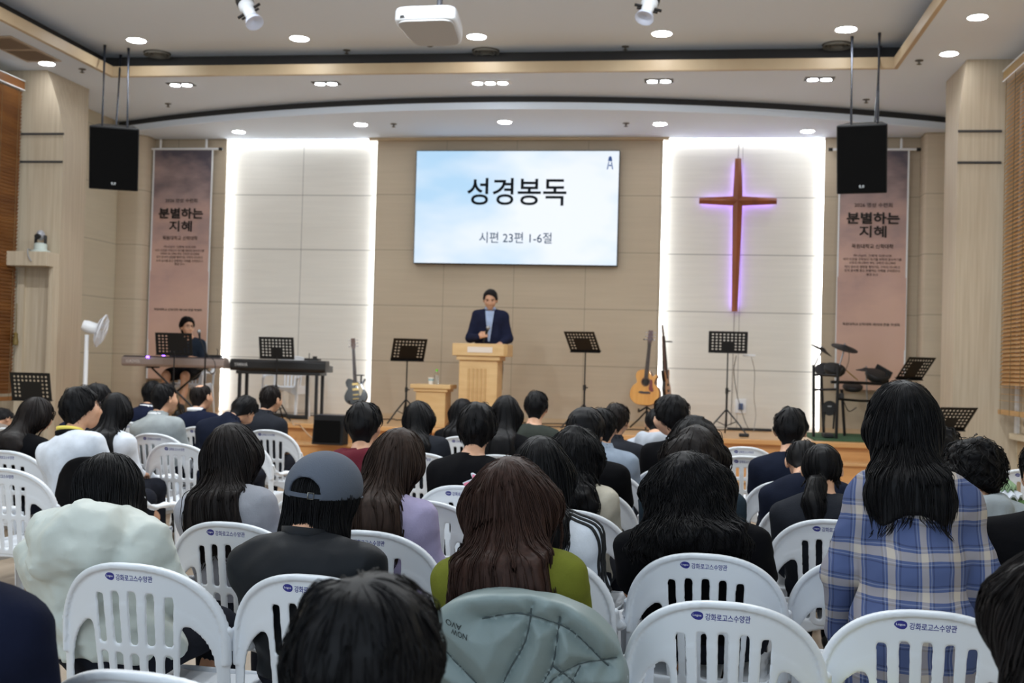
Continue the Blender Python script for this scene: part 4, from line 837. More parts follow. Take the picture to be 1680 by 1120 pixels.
mb = MB(); a, b = dp(1387, 608, -.2), dp(1407, 625, .0); mb.tube([a, b], .008, 6)
tag(mb.build('drumstick', wood_mat('stick_wood', rgb(206, 170, 110), rgb(190, 150, 90), (5, 5, 5)), loc=tuple(t.location)), 'pale wooden drumstick resting across the drum pads', 'drumstick')
mb = MB(); mb.tube(smooth_path([dp(1393, 578, -.2), dp(1392, 595, -.22), dp(1386, 612, -.25)], 6), .004, 5); mb.tube(smooth_path([dp(1378, 640, -.3), dp(1385, 662, -.35), dp(1393, 676, -.2), dp(1405, 670, -.1)], 6), .006, 5); mb.build('cables', black, t)
mb = MB(); a, b = atZ(1318, 713, ST), atZ(1470, 722, ST); mb.bb((a[0], 14.45, ST+.001), (2.95, 16.2, ST+.012)); tag(mb.build('drum_mat', mat('green_carpet', rgb(44, 84, 52), .95, bump=.5, bscale=(150, 150, 150)), smooth=False), 'green carpet mat under the drum kit', 'mat')
mb = MB(); mb.tube([dp(1436, 606, .3), dp(1462, 618, .25)], [.07, .05], 14); mb.build('drum_module_box', mat('drum_cloth', rgb(30, 30, 32), .9, bump=.6, bscale=(60, 60, 60)), t)

# ---------------------------------------------------------------- cables, sockets
q = atY(1215, 666, YW+.12); t = thing('wall_socket', 'white wall socket low on the white panel under the cross', 'socket', (q[0], YW+.11, q[2])); mb = MB(); mb.bb((-.075, -.012, -.1), (.075, .012, .1)); mb.build('plate', white_pl, t, bevel=.006, smooth=False); mb = MB(); mb.bb((-.03, -.05, -.05), (.03, -.012, .04)); mb.build('plug', mat('plug_dark', rgb(70, 90, 130), .5), t, bevel=.006, smooth=False)
q = atY(1229, 583, 15.1); t = thing('power_adapter', 'white power adapter on the music stand in front of the cross', 'adapter', q); mb = MB(); mb.box((0, 0, 0), (.16, .04, .035)); mb.build('adapter_body', white_pl, t, bevel=.006, smooth=False)
def cable(label, pts, r=.006, m=black, name='cable'):
    mb = MB(); mb.tube(smooth_path(pts, 8), r, 6); return tag(mb.build(name, m), label, 'cable')
cable('black cable hanging from the adapter to the stage floor right of the cross stand', [atY(1232, 583, 15.1), atY(1238, 610, 15.3), atY(1237, 650, 15.7), atY(1240, 680, 16.0), [atY(1236, 697, 16)[0], 15.9, ST+.008]], .004, grey_pl)
cable('black cable running from the music stand down to the wall socket', [atY(1208, 583, 15.2), atY(1204, 610, 15.5), atY(1210, 650, 16.1), atY(1222, 690, 16.35), [atY(1230, 697, 16.2)[0], 16.2, ST+.008]], .005, mat('cable_grey', rgb(80, 76, 74), .6))
for k, (xa, xb, Y, lb) in enumerate(((1110, 1250, 16.15, 'under the cross'), (820, 1010, 16.1, 'behind the lectern and music stand'), (430, 560, 16.1, 'under the black piano'), (1000, 1120, 15.3, 'in front of the acoustic guitar'), (620, 690, 15.8, 'left of the small table'), (850, 940, 15.5, 'right of the lectern'))):
    a, b = atY(xa, 690, Y)[0], atY(xb, 690, Y)[0]; g = np.random.default_rng(k)
    cable(f'black cable lying along the stage floor {lb}', [(a+(b-a)*i/6, Y+g.uniform(-.14, .1)*(0 < i < 6), ST+.011) for i in range(7)], .008)
q = atY(1225, 697, 16.0); mb = MB(); mb.bb((-.3, -.03, 0), (.3, .03, .035)); tag(mb.build('power_strip', black, bevel=.005, loc=(q[0]+.05, 16.22, ST+.001)), 'black power strip on the stage floor below the wall socket', 'power strip')
q = atY(1221, 707, 14.7); mb = MB(); mb.bb((-.06, -.05, 0), (.06, .05, .04)); tag(mb.build('foot_pedal', black, bevel=.01, loc=(q[0], 14.75, ST+.001)), 'small black foot pedal beside the cross music stand', 'pedal')
cable('pale cable running from the stage down to the black floor monitor', [atZ(480, 690, ST+.01), atZ(486, 696, ST+.012)+[0, -.1, .0], [atY(492, 703, 14.22)[0], 14.2, .62], [atY(505, 715, 14.1)[0], 14.15, .5], [atY(520, 722, 14)[0], 14.05, .432], [atY(528, 727, 13.9)[0], 13.99, .428]], .009, mat('cable_pale', rgb(190, 160, 130), .6))
for px, Y, lb, c in ((548, 15.0, 'white power strip on the stage floor right of the black piano', white_pl), (488, 15.3, 'black effects pedal on the floor under the black piano', black), (456, 15.6, 'black sustain pedal behind the seated man in charcoal suit', black)):
    x = atY(px, 680, Y)[0]; mb = MB(); mb.bb((-.14, -.06, 0), (.14, .06, .05)); tag(mb.build('power_strip' if c is white_pl else 'foot_pedal', c, bevel=.01, loc=(x, Y, ST+.001)), lb, 'power strip' if c is white_pl else 'pedal')
# ================================================================ WHITE MOULDED ARMCHAIRS
CH, CW2 = .86, .28                                # height, half width
def yback(x, z): return -.235-.14*np.maximum(z-.40, 0)**1.1*1.25+.95*np.abs(x)**2.0*(.6+.9*np.clip(z-.3, 0, 1))
def se(x, z, w, zc, h, n=2.6):                    # superellipse, signed distance (approx.)
    u = (np.abs(x)/w)**n+(np.abs(z-zc)/h)**n; f = np.maximum(u, 1e-9)**(1/n)
    return (f-1)*np.where(np.abs(x)/w > np.abs(z-zc)/h, w, h)
def rbox2(x, z, cx, cz, hx, hz, r):
    qx, qz = np.abs(x-cx)-(hx-r), np.abs(z-cz)-(hz-r)
    return np.sqrt(np.maximum(qx, 0)**2+np.maximum(qz, 0)**2)+np.minimum(np.maximum(qx, qz), 0)-r
def outline2(x, z):
    d = np.where(z > .60, se(x, z, CW2-.004, .60, CH-.60, 2.35), np.abs(x)-(CW2-.004)); return np.maximum(d, .40-z)
def back2(x, z):
    d = outline2(x, z)
    lower = smin(se(x, z, .238, .52, .195, 2.5), np.maximum(np.abs(x)-.238, z-.52), .01)
    wp = .148-.02*np.clip((.72-z)/.3, 0, 1)                                  # centre panel half width
    ear = smax(lower, wp-np.abs(x), .035); d = smax(d, -ear, .008)
    for k in range(5):
        c = (-.114+.057*k)*(1-.12*np.clip((.75-z)/.3, 0, 1)); zt = .775-.9*c*c
        d = smax(d, -rbox2(x, z, c, (.615+zt)/2, .0125, (zt-.615)/2, .009), .003)
        d = smax(d, -rbox2(x, z, c, .507, .0125, .078, .009), .003)
    return d
def chair_back(P):
    x, y, z = P
    arch = smin(se(x, z, .238, .52, .195, 2.5), np.maximum(np.abs(x)-.238, z-.52), .01)
    s = np.abs(y-yback(x, z)+.0016*np.clip((.016-np.maximum(arch-.012, -.0))/.004, 0, 1))-.0055
    rim = np.sqrt(np.maximum(np.abs(outline2(x, z)+.006)-.004, 0)**2+np.maximum(np.abs(y-yback(x, z)+.004)-.010, 0)**2)-.005
    rim = np.maximum(rim, .56-z)
    step = np.maximum(np.abs(y-yback(x, z)-.003)-.006, back2(x, z)-.0)      # slightly raised centre panel border
    return smin(smax(s, back2(x, z), .004), rim, .006)
chair_white = mat('chair_white_plastic', rgb(226, 230, 236), .32, spec=.5)
ink_blue = mat('chair_print_blue', rgb(40, 44, 132), .4)
ax = [axis(-.30, .30, .0065, [(-.155, .155, .00385)]), axis(-.40, -.08, .0055), axis(.38, .885, .0055)]
BV, BF = nets(chair_back, ax); back_me = mesh_from('backrest', BV, [BF])
def arm(s):
    def f(P):
        x, y, z = P; x = x*s
        pts = [(.262, -.210, .665), (.262, -.165, .612), (.260, -.07, .588), (.260, .06, .588), (.259, .155, .58), (.254, .205, .545)]
        d = None
        for a, b in zip(pts, pts[1:]): v = rc([x, y, z], a, b, .0155, .0155, (1.6, 1, .85)); d = v if d is None else smin(d, v, .02)
        return d
    lo, hi = (.225, .33) if s > 0 else (-.33, -.225)
    V, F = nets(f, [axis(lo, hi, .007), axis(-.26, .25, .007), axis(.5, .73, .007)]); return mesh_from('armrest', V, [F])
arm_me = [arm(-1), arm(1)]
def seat_f(P):
    x, y, z = P; zs = .415+.02*((y)/.22)**2*.5-.012*np.cos(np.clip(x/.2, -1, 1)*1.5)
    roll = .05*np.clip((y-.19)/.05, 0, 1)**2; rim = np.clip((np.abs(x)-.19)/.03, 0, 1)**2*.03
    s = np.abs(z-(zs-roll+rim*.6))-.006; o = rbox2(x, y, 0, 0, .232+.012*y, .238, .05)
    d = smax(s, o, .006)
    for k in range(5): d = smax(d, -rbox2(x, y, -.11+.055*k, -.03, .004, .13, .003), .002)
    ap = smax(np.abs(rbox2(x, y, 0, 0, .228, .232, .05))-.006, np.maximum(z-.425, .335-z+.05*np.cos(x*9)), .004)
    return smin(d, ap, .008)
SV, SF = nets(seat_f, [axis(-.26, .26, .0085), axis(-.26, .26, .0085), axis(.31, .48, .007)]); seat_me = mesh_from('seat', SV, [SF])
def leg_me(sx, front):
    mb = MB(); P = ([(.252, .20, .56), (.253, .225, .40), (.258, .245, .2), (.262, .262, 0)] if front else [(.235, -.215, .43), (.245, -.245, .2), (.255, -.275, 0)])
    V, F = [], []; n = len(P)
    for i, (x, y, z) in enumerate(P):
        w = (.034 if front else .036)-.010*i/(n-1); d = .030-.006*i/(n-1); t = .007
        sy = 1 if front else -1; ring = [(w/2, sy*d), (-w/2, sy*d), (-w/2, sy*(d-t)), (w/2-t, sy*(d-t)), (w/2-t, -sy*d), (w/2, -sy*d)]
        V += [(sx*(x+a), y+b-(.02*sy), z) for a, b in ring]
    F = [(i*6+k, i*6+(k+1) % 6, (i+1)*6+(k+1) % 6, (i+1)*6+k) for i in range(n-1) for k in range(6)]+[(0, 1, 2, 3), (0, 3, 4, 5), tuple(range((n-1)*6+5, (n-1)*6-1, -1))]
    if (sx > 0) != front: F = [tuple(reversed(f)) for f in F]
    mb.add(V, F); return mb.mesh('leg', False)
legs_me = [leg_me(sx, fr) for fr in (True, False) for sx in (-1, 1)]
def on_back(cx, cz, x, y): X, Z = cx+x, cz+y; return (X, float(yback(X, Z))-.0062, Z)
proto_chair = thing('plastic_armchair', 'proto', 'chair')
bo_ = obj('backrest', back_me, chair_white, proto_chair)
for m_ in arm_me: obj('armrest', m_, chair_white, proto_chair)
obj('seat', seat_me, chair_white, proto_chair)
for m_ in legs_me: obj('leg', m_, chair_white, proto_chair)
lettering('printed_name', '강화로고스수양관', .118, .0195, ink_blue, bo_, lambda x, y: on_back(.012, .818, x, y), .014)
mb = MB(); L_ = smooth_closed([(-.0165, .001), (-.009, .0095), (.004, .0115), (.0145, .007), (.0155, -.004), (.008, -.011), (-.004, -.0105), (-.012, -.006)], 4)
mb.add([on_back(-.069, .819, x, y) for x, y in L_], [tuple(range(len(L_)))]); lg = mb.build('printed_emblem', ink_blue, bo_, smooth=False)
lettering('emblem_text', 'Logos', .023, .008, mat('emblem_white', rgb(235, 238, 245), .4), lg, lambda x, y: (on_back(-.069, .8195, x, y)[0], on_back(-.069, .8195, x, y)[1]-.0006, on_back(-.069, .8195, x, y)[2]), .01)
CHAIRS = 0
def chair_obj(label, loc, rot):
    global CHAIRS
    c = proto_chair if CHAIRS == 0 else copy_tree(proto_chair); CHAIRS += 1
    c.location = (float(loc[0]), float(loc[1]), float(loc[2]) if len(loc) > 2 else 0.0); c.rotation_euler = (0, 0, rot); c['label'] = label; c['group'] = 'white plastic armchairs'
    return c
def chair_px(px, yt, label, rot=R(-5), dz=0.0):
    """chair whose top edge middle shows at (px, yt)"""
    p = atZ(px, yt, CH+dz); off = rz(rot) @ np.array([0, float(yback(0, CH)), 0]); return chair_obj(label, (p[0]-off[0], p[1]-off[1], dz), rot)
CL = [
 (213, 925, 'white plastic armchair holding the person in the pale hooded jacket'),
 (508, 944, 'white plastic armchair under the person wearing the grey cap'),
 (846, 986, 'white plastic armchair draped with the grey green quilted jacket'),
 (1158, 909, 'white plastic armchair of the wavy haired person in black tee'),
 (1187, 988, 'empty white plastic armchair nearest the viewer, right of the quilted jacket'),
 (1524, 1003, 'empty white plastic armchair with a yellow cloth, behind the plaid shirt'),
 (222, 1103, 'white plastic armchair at the bottom left edge, only its top showing'),
 (372, 857, 'white plastic armchair of the long haired person in grey sweater'),
 (600, 871, 'white plastic armchair of the person in lavender shirt'),
 (870, 905, 'white plastic armchair of the person in white striped track jacket'),
 (930, 836, 'white plastic armchair of the person in cream top'),
 (957, 800, 'white plastic armchair of the dark haired man in black, centre right'),
 (985, 772, 'white plastic armchair of the person in light blue grey shirt'),
 (1368, 853, 'white plastic armchair of the person with low ponytail'),
 (1432, 917, 'white plastic armchair just beyond the standing person in plaid'),
 (1298, 789, 'white plastic armchair of the man in navy tee with cropped hair'),
 (1337, 822, 'white plastic armchair of the man with thinning crown in navy'),
 (1222, 733, 'empty white plastic armchair close to the stage, farther of two in line'),
 (1224, 748, 'empty white plastic armchair close to the stage, nearer of two in line'),
 (1620, 862, 'white plastic armchair of the curly haired person in grey hoodie'),
 (1745, 920, 'white plastic armchair at the right edge under the black lettered shirt'),
 (2, 768, 'empty white plastic armchair at the left edge with its armrest showing'),
 (6, 739, 'white plastic armchair at the left edge behind the long haired person in black'),
 (10, 702, 'farthest white plastic armchair at the left edge'),
 (287, 727, 'empty white plastic armchair right of the boy in white polo'),
 (250, 711, 'white plastic armchair of the man in light grey suit'),
 (326, 700, 'white plastic armchair of the balding man in navy suit'),
 (384, 720, 'white plastic armchair of the man in navy bending his head'),
 (438, 705, 'white plastic armchair of the man in charcoal suit'),
 (757, 797, 'white plastic armchair of the man in black tee with purple lanyard'),
 (692, 821, 'empty white plastic armchair behind the lavender shirt, left of the long brown hair'),
 (757, 716, 'white plastic armchair of the person half hidden beside the lectern'),
 (690, 743, 'white plastic armchair of the long haired person in dark jacket before the small table'),
 (818, 746, 'white plastic armchair of the long black haired person before the lectern'),
 (516, 813, 'white plastic armchair beyond the grey cap'),
 (592, 786, 'white plastic armchair of the person in maroon hoodie'),
 (150, 757, 'white plastic armchair draped with a black jacket, boy in white polo on it'),
]
CHAIR = [chair_px(x, y, l) for x, y, l in CL]
# ================================================================ PEOPLE
HC = np.array([0, .065, 1.140])                       # head centre of the seated figure
def two(f): return [f(1), f(-1)]
J0 = dict(pel=(0, -.01, .555), waist=(0, -.03, .68), chest=(0, -.05, .88), yoke=(0, -.045, .918), n0=(0, -.035, .965), n1=(0, .040, 1.070), head=tuple(HC), hrot=np.eye(3),
          sh=two(lambda s: (s*.165, -.045, .910)), el=two(lambda s: (s*.180, .015, .725)), wr=two(lambda s: (s*.105, .22, .675)), hd=two(lambda s: (-s*.25, .95, -.12)), hn=two(lambda s: (s*.25, .1, .96)), curl=[.35, .35],
          hip=two(lambda s: (s*.09, 0, .55)), kn=two(lambda s: (s*.11, .42, .545)), an=two(lambda s: (s*.12, .45, .09)), toe=two(lambda s: (s*.135, .60, .032)))
def A(v): return np.array(v, float)
def nrm(v): v = A(v); return v/np.linalg.norm(v)
def hand_prims(J, i):
    w = A(J['wr'][i]); d = nrm(J['hd'][i]); n = A(J['hn'][i]); n = nrm(n-d*(n@d)); side = np.cross(d, n)*(1 if i == 0 else -1)*-1     # side points to the thumb
    c = J['curl'][i]; pr = [('rc', w, w+d*.035, .024, .026, (1, 1, 1), .02)]
    for k in (-1, 0, 1): pr.append(('rc', w+d*.025+side*k*.014, w+d*.085+side*k*.024, .016, .013, (1, 1, 1), .012))
    for k, (o, L) in enumerate(((.030, .072), (.010, .080), (-.010, .074), (-.029, .058))):
        p = w+d*.085+side*o; a = 0.0; q = nrm(d+side*o*1.5)
        for j, f in enumerate((.45, .32, .23)):
            a += c*(1.0 if j else .8); v = q*math.cos(a)-n*math.sin(a); p2 = p+v*L*f; pr.append(('rc', p, p2, .0092-.0008*j, .0084-.0008*j, (1, 1, 1), .004)); p = p2
    p = w+d*.02+side*.022; v = nrm(d*.6+side*.75-n*(.25+.5*c)); p2 = p+v*.045; pr.append(('rc', p, p2, .013, .011, (1, 1, 1), .01)); v2 = nrm(d*.95+side*(.25-.5*c)-n*(.2+.6*c)); pr.append(('rc', p2, p2+v2*.04, .0105, .0085, (1, 1, 1), .004))
    return pr
def torso_prims(J, g=0.0, wide=1.0):
    wide = J.get('wide', 1.0)
    return [('rc', J['pel'], J['waist'], .112+g, .100+g, (1.38*wide, 1, 1)), ('rc', J['waist'], J['chest'], .100+g, .112+g, (1.38*wide, 1, 1)), ('rc', A(J['yoke'])+[-.10*wide, 0, -.03], A(J['yoke'])+[.10*wide, 0, -.03], .078+g, .078+g, (1, 1, 1), .06)]+\
           [('rc', A(J['n0'])+[0, 0, .0], A(J['sh'][i])+[0, 0, .005], .040+g*.6, .045+g*.7, (1, 1, 1), .045) for i in (0, 1)]
def head_d(P, J):
    q = [P[i]-J['head'][i] for i in range(3)]; M = np.asarray(J['hrot']).T
    q = [M[r, 0]*q[0]+M[r, 1]*q[1]+M[r, 2]*q[2] for r in range(3)]
    d = el(q, (0, -.006, .022), (.074, .092, .094)); d = smin(d, rc(q, (0, .03, -.025), (0, .052, -.088), .060, .030, (1, 1, 1)), .05)
    d = smin(d, rc(q, (0, .055, -.03), (0, .05, -.06), .046, .04), .03)
    d = smin(d, rc(q, (0, .084, .012), (0, .102, -.028), .008, .0125), .014); d = smin(d, el(q, (0, .088, -.035), (.019, .012, .010)), .008)       # nose
    for s in (-1, 1):
        d = smax(d, -el(q, (s*.033, .092, .010), (.020, .014, .011)), .012); d = smin(d, el(q, (s*.033, .073, .008), (.015, .0125, .0125)), .003)  # eyes
        d = smin(d, rc(q, (s*.014, .088, .030), (s*.05, .075, .030), .006, .005), .012)                                                         # brow ridge
        e = smax(el(q, (s*.083, -.008, -.008), (.013, .021, .034)), -el(q, (s*.097, -.002, -.006), (.009, .012, .020)), .006); d = smin(d, e, .006)  # ears
        d = smin(d, el(q, (s*.042, .06, -.03), (.02, .02, .022)), .03)
    d = smin(d, rc(q, (-.020, .083, -.060), (.020, .083, -.060), .0062, .0062), .007); d = smin(d, rc(q, (-.016, .081, -.072), (.016, .081, -.072), .0072, .0072), .006)
    return smax(d, -rc(q, (-.022, .093, -.0658), (.022, .093, -.0658), .0022, .0022), .003)
def body_d(P, J):
    pr = torso_prims(J)
    for i in (0, 1):
        pr += [('rc', J['sh'][i], J['el'][i], .050, .040, (1, 1, 1), .035), ('rc', J['el'][i], J['wr'][i], .041, .026, (1, 1, 1), .02),
               ('rc', J['hip'][i], J['kn'][i], .086, .058, (1, 1, 1), .05), ('rc', J['kn'][i], A(J['kn'][i])*.55+A(J['an'][i])*.45+[0, -.02, 0], .056, .052, (1, 1, 1), .03), ('rc', A(J['kn'][i])*.55+A(J['an'][i])*.45+[0, -.02, 0], J['an'][i], .05, .036, (1, 1, 1), .03),
               ('rc', A(J['an'][i])+[0, -.03, -.045], J['toe'][i], .038, .03, (1, 1, 1), .03)]+hand_prims(J, i)
    d = uni(P, pr, .04); d = smin(d, rc(P, J['n0'], J['n1'], .060, .054), .04); return smin(d, head_d(P, J), .022)
def bounds(J, pad=.13):
    P = [A(J[k]) for k in ('pel', 'waist', 'chest', 'head')]+[A(v) for k in ('sh', 'el', 'wr', 'kn', 'an', 'toe') for v in J[k]]; P = np.array(P); return P.min(0)-pad, P.max(0)+pad
def body_mesh(J, res=.017):
    lo, hi = bounds(J); lo[2] = -.01; fx, fy, fz = [], [], []
    for i in (0, 1):
        h = A(J['wr'][i])+nrm(J['hd'][i])*.07
        for b, k in ((fx, 0), (fy, 1), (fz, 2)): b.append((h[k]-.10, h[k]+.10, .0065))
    h = J['head']; fx.append((h[0]-.1, h[0]+.1, .009)); fy.append((h[1]-.02, h[1]+.13, .008)); fz.append((h[2]-.13, h[2]+.06, .008))
    return nets(lambda P: body_d(P, J), [axis(lo[0], hi[0], res, fx), axis(lo[1], hi[1], res, fy), axis(lo[2], hi[2]+.03, res, fz)])
def top_d(P, J, kind, seed=1):
    loose = {'tee': .014, 'long': .013, 'suit': .017, 'hoodie': .020, 'parka': .026, 'sweater': .017, 'shirt': .018}[kind]
    pr = torso_prims(J, loose)
    if 'wide' in J: pr.append(('rc', J['pel'], A(J['pel'])+[0, .03, -.24], .122+loose, .128+loose, (1.28, 1, 1)))
    for i in (0, 1):
        s, e, w = A(J['sh'][i]), A(J['el'][i]), A(J['wr'][i])
        if kind == 'tee': pr.append(('rc', s, s+(e-s)*.72, .058, .062, (1, 1, 1), .04))
        else:
            k = {'long': (.056, .050, .035), 'suit': (.060, .054, .040), 'hoodie': (.064, .058, .042), 'parka': (.072, .064, .050), 'sweater': (.060, .054, .040), 'shirt': (.062, .060, .046)}[kind]
            pr += [('rc', s, e, k[0], k[1], (1, 1, 1), .04), ('rc', e, w-(w-e)*.02, k[1], k[2], (1, 1, 1), .02)]
    d = uni(P, pr, .04); n0, n1 = A(J['n0']), A(J['n1'])
    d = smax(d, -rc(P, n0+(n1-n0)*.25, n1+(n1-n0)*.6, .066, .075), .012)
    if kind in ('suit', 'shirt'): d = smin(d, np.maximum(np.abs(rc(P, n0+[0, -.008, .0], n1+[0, -.008, 0], .071, .068))-.006, P[2]-(n1[2]-.035-.25*(P[1]-n1[1]))), .012)
    if kind in ('hoodie', 'parka'):
        b = .012 if kind == 'parka' else 0
        hood = [('rc', n0+[-.105, .03, .03], n0+[-.09, -.10, .01], .038+b, .046+b), ('rc', n0+[.105, .03, .03], n0+[.09, -.10, .01], .038+b, .046+b), ('rc', n0+[-.09, -.10, .01], n0+[0, -.15, -.01], .046+b, .056+b), ('rc', n0+[.09, -.10, .01], n0+[0, -.15, -.01], .046+b, .056+b), ('rc', n0+[-.06, -.13, -.06], n0+[.06, -.13, -.06], .062+b, .062+b)]
        d = smin(d, uni(P, hood, .03), .014)
    hem = J['pel'][2]-(.22 if 'wide' in J else .02)
    d = smax(d, hem-P[2], .02)
    a = {'parka': .012, 'shirt': .007, 'hoodie': .006, 'suit': .0035}.get(kind, .0055)
    wv = wob([P[0]*1.0, P[1], P[2]*1.3], 17, seed); fold = 1-np.abs(wob([P[0], P[1], P[2]*.8], 24, seed+3))
    return d+a*wv-a*.9*fold**2-(.006*(1-np.abs(wob(P, 38, seed+9)))**3 if kind == 'parka' else 0)
def top_mesh(J, kind, res, seed=1):
    lo, hi = bounds(J, .13); lo[2] = J['pel'][2]-.3; hi[2] = J['n1'][2]+.03; lo[1] = min(J['chest'][1]-.30, J['pel'][1]-.2)
    for i in (0, 1): lo = np.minimum(lo, A(J['wr'][i])-.08)
    hi[1] = max(max(J['wr'][0][1], J['wr'][1][1], J['el'][0][1]), J['chest'][1]+.1)+.12
    return nets(lambda P: top_d(P, J, kind, seed), [axis(lo[k], hi[k], res) for k in range(3)])
def pants_mesh(J, short=False, res=.02):
    lo, hi = bounds(J, .13); lo[2] = .02; hi[2] = J['pel'][2]+.16
    def f(P):
        pr = [('rc', J['pel'], A(J['pel'])+(A(J['waist'])-A(J['pel']))*.55, .118, .112, (1.38*J.get('wide', 1.0), 1, 1))]
        for i in (0, 1):
            h, k, a = A(J['hip'][i]), A(J['kn'][i]), A(J['an'][i])
            pr.append(('rc', h, k if not short else h+(k-h)*.8, .098, .075 if not short else .088, (1, 1, 1), .04))
            if not short: pr.append(('rc', k, a, .072, .058, (1, 1, 1), .03))
        return uni(P, pr, .04)+.004*wob(P, 22, 4)
    return nets(f, [axis(lo[0], hi[0], res), axis(lo[1], hi[1], res), axis(lo[2], hi[2], res)])
def shoe_mesh(J, i):
    a, t = A(J['an'][i]), A(J['toe'][i]); lo = np.minimum(a, t)-.09; hi = np.maximum(a, t)+.09; lo[2] = -.02; hi[2] = .16
    f = lambda P: smax(smin(uni(P, [('rc', a+[0, -.035, -.04], t, .048, .042), ('rc', a+[0, 0, -.02], a+[0, 0, .02], .05, .048)], .03), bx(P, (a+t)/2*[1, 1, 0]+[0, 0, .012], (.047, .15, .014), .012), .01), .0-P[2]+.001, .004)
    return nets(f, [axis(lo[k], hi[k], .012) for k in range(3)])
# ---------------------------------------------------------------- hair (seated figure's head frame)
def capd(q, r, up=0.0): return el(q, (0, -.008, .018), (.076+r, .094+r, .098+r+up))
def face_cut(q, w=.062, zt=.055): return np.minimum(np.minimum(q[1]-.030, w-np.abs(q[0])), zt-q[2])
def hair_fn(kind, zl=-.37, seed=0, J=None, hw=1.0):
    J = J or J0; H = A(J['head']); Mi = np.asarray(J['hrot']).T
    def f(P):
        w = [P[i]-H[i] for i in range(3)]; q = [Mi[r, 0]*w[0]+Mi[r, 1]*w[1]+Mi[r, 2]*w[2] for r in range(3)]; x, y, z = q
        if kind in ('short', 'fluffy', 'neat', 'bald', 'twoblock'):
            r = {'short': .017, 'fluffy': .027, 'neat': .011, 'bald': .009, 'twoblock': .024}[kind]; d = capd(q, 0, .004)-(r-(.010 if kind == 'fluffy' else r-.004)*(1-sstep(z-.2*y, -.07, .03)))
            d = smin(d, rc(q, (0, -.018, -.005), (0, -.042, -.118), .075, .061), .02)
            low = {'short': -.108, 'fluffy': -.112, 'neat': -.10, 'bald': -.10, 'twoblock': -.118}[kind]
            d = smax(d, y-(.048+(.014 if kind == 'fluffy' else 0)+(.75 if kind == 'neat' else 1.1)*np.clip(z-.25*x*(kind == 'neat')-(.058 if kind == 'neat' else .034 if kind == 'twoblock' else .028), 0, .2)), .014)
            d = smax(d, (low+{'fluffy': .72, 'neat': .85}.get(kind, 1.15)*(y+.09))-z, .012)
            if kind == 'bald': d = smax(d, -el(q, (0, -.02, .13), (.05, .062, .05)), .02)
            return d+{'fluffy': .006, 'short': .004, 'twoblock': .005}.get(kind, .002)*wob(P, 48, 5+seed)
        if kind == 'curly':
            d = smin(capd(q, .036), el(q, (0, -.035, -.05), (.118, .105, .085)), .04); d = smax(d, face_cut(q, .065, .04), .015); d = smax(d, -.125-z+.15*y, .03)
            return d+.012*wob(P, 52, 8)+.006*wob(P, 110, 9)
        if kind == 'bob':
            d = smin(capd(q, .020), rc(q, (0, -.022, -.03), (0, -.030, -.130), .080, .088, (1.17, 1, 1)), .04); d = smax(d, face_cut(q), .012); d = smax(d, -.172-z-.12*y, .022)
            return d+.0025*wob([P[0]*2, P[1]*2, P[2]*.3], 60, 3+seed)
        if kind == 'pony':
            d = capd(q, .011); d = smax(d, y-(.06+1.1*np.clip(z-.03, 0, .2)), .012); d = smax(d, (-.09+.5*(y+.09))-z, .012)
            t = uni(q, [('rc', (-.0, -.095, -.055), (-.012, -.140, -.085), .026, .030), ('rc', (-.012, -.140, -.085), (-.035, -.205, -.17), .040, .046), ('rc', (-.035, -.205, -.17), (-.045, -.245, -.30), .046, .022)], .02)
            return smin(d, t, .012)+.003*wob([P[0]*2, P[1]*2, P[2]*.4], 60, 3)
        k = hw*(.92 if kind == 'long' else 1.10); top = H[2]-.14
        yk = A(J['yoke']); b0 = H+[0, -.035, -.03]; b1 = np.array([H[0]*.6, yk[1]-.072, yk[2]+.045])
        d = smin(capd(q, .017 if kind == 'long' else .022), rc(P, b0, b1, .074*k, .036*k, (1.6, 1, 1)), .06)
        d = smin(d, rc(q, (0, -.02, -.02), (0, -.055, -.150), .078*k, .050*k, (1.35, 1, 1)), .04)
        if H[2]+zl < b1[2]-.01:                                           # the fall of hair over the back of the garment
            t = np.clip((P[2]-(H[2]+zl))/(b1[2]-H[2]-zl), 0, 1); sh = uni(P, torso_prims(J, .016), .04)-(.016+.030*t)
            sh = smax(sh, np.abs(P[0]-H[0]*.5)-k*(.118+.022*np.sin(3.1*t)), .03); sh = smax(sh, P[1]-(A(J['chest'])[1]-.02), .02); sh = smax(sh, P[2]-b1[2]-.03, .03); d = smin(d, sh, .08)
        d = smax(d, face_cut(q), .012); d = smax(d, H[2]+zl-.005+.022*np.cos(P[0]*26+seed)-P[2], .015)
        if kind == 'wavy': d = d+.008*wob(P, 34, 6+seed)+.004*wob(P, 80, 7)
        return d+.003*wob([P[0]*2.2, P[1]*2.2, P[2]*.25], 60, 3+seed)
    return f
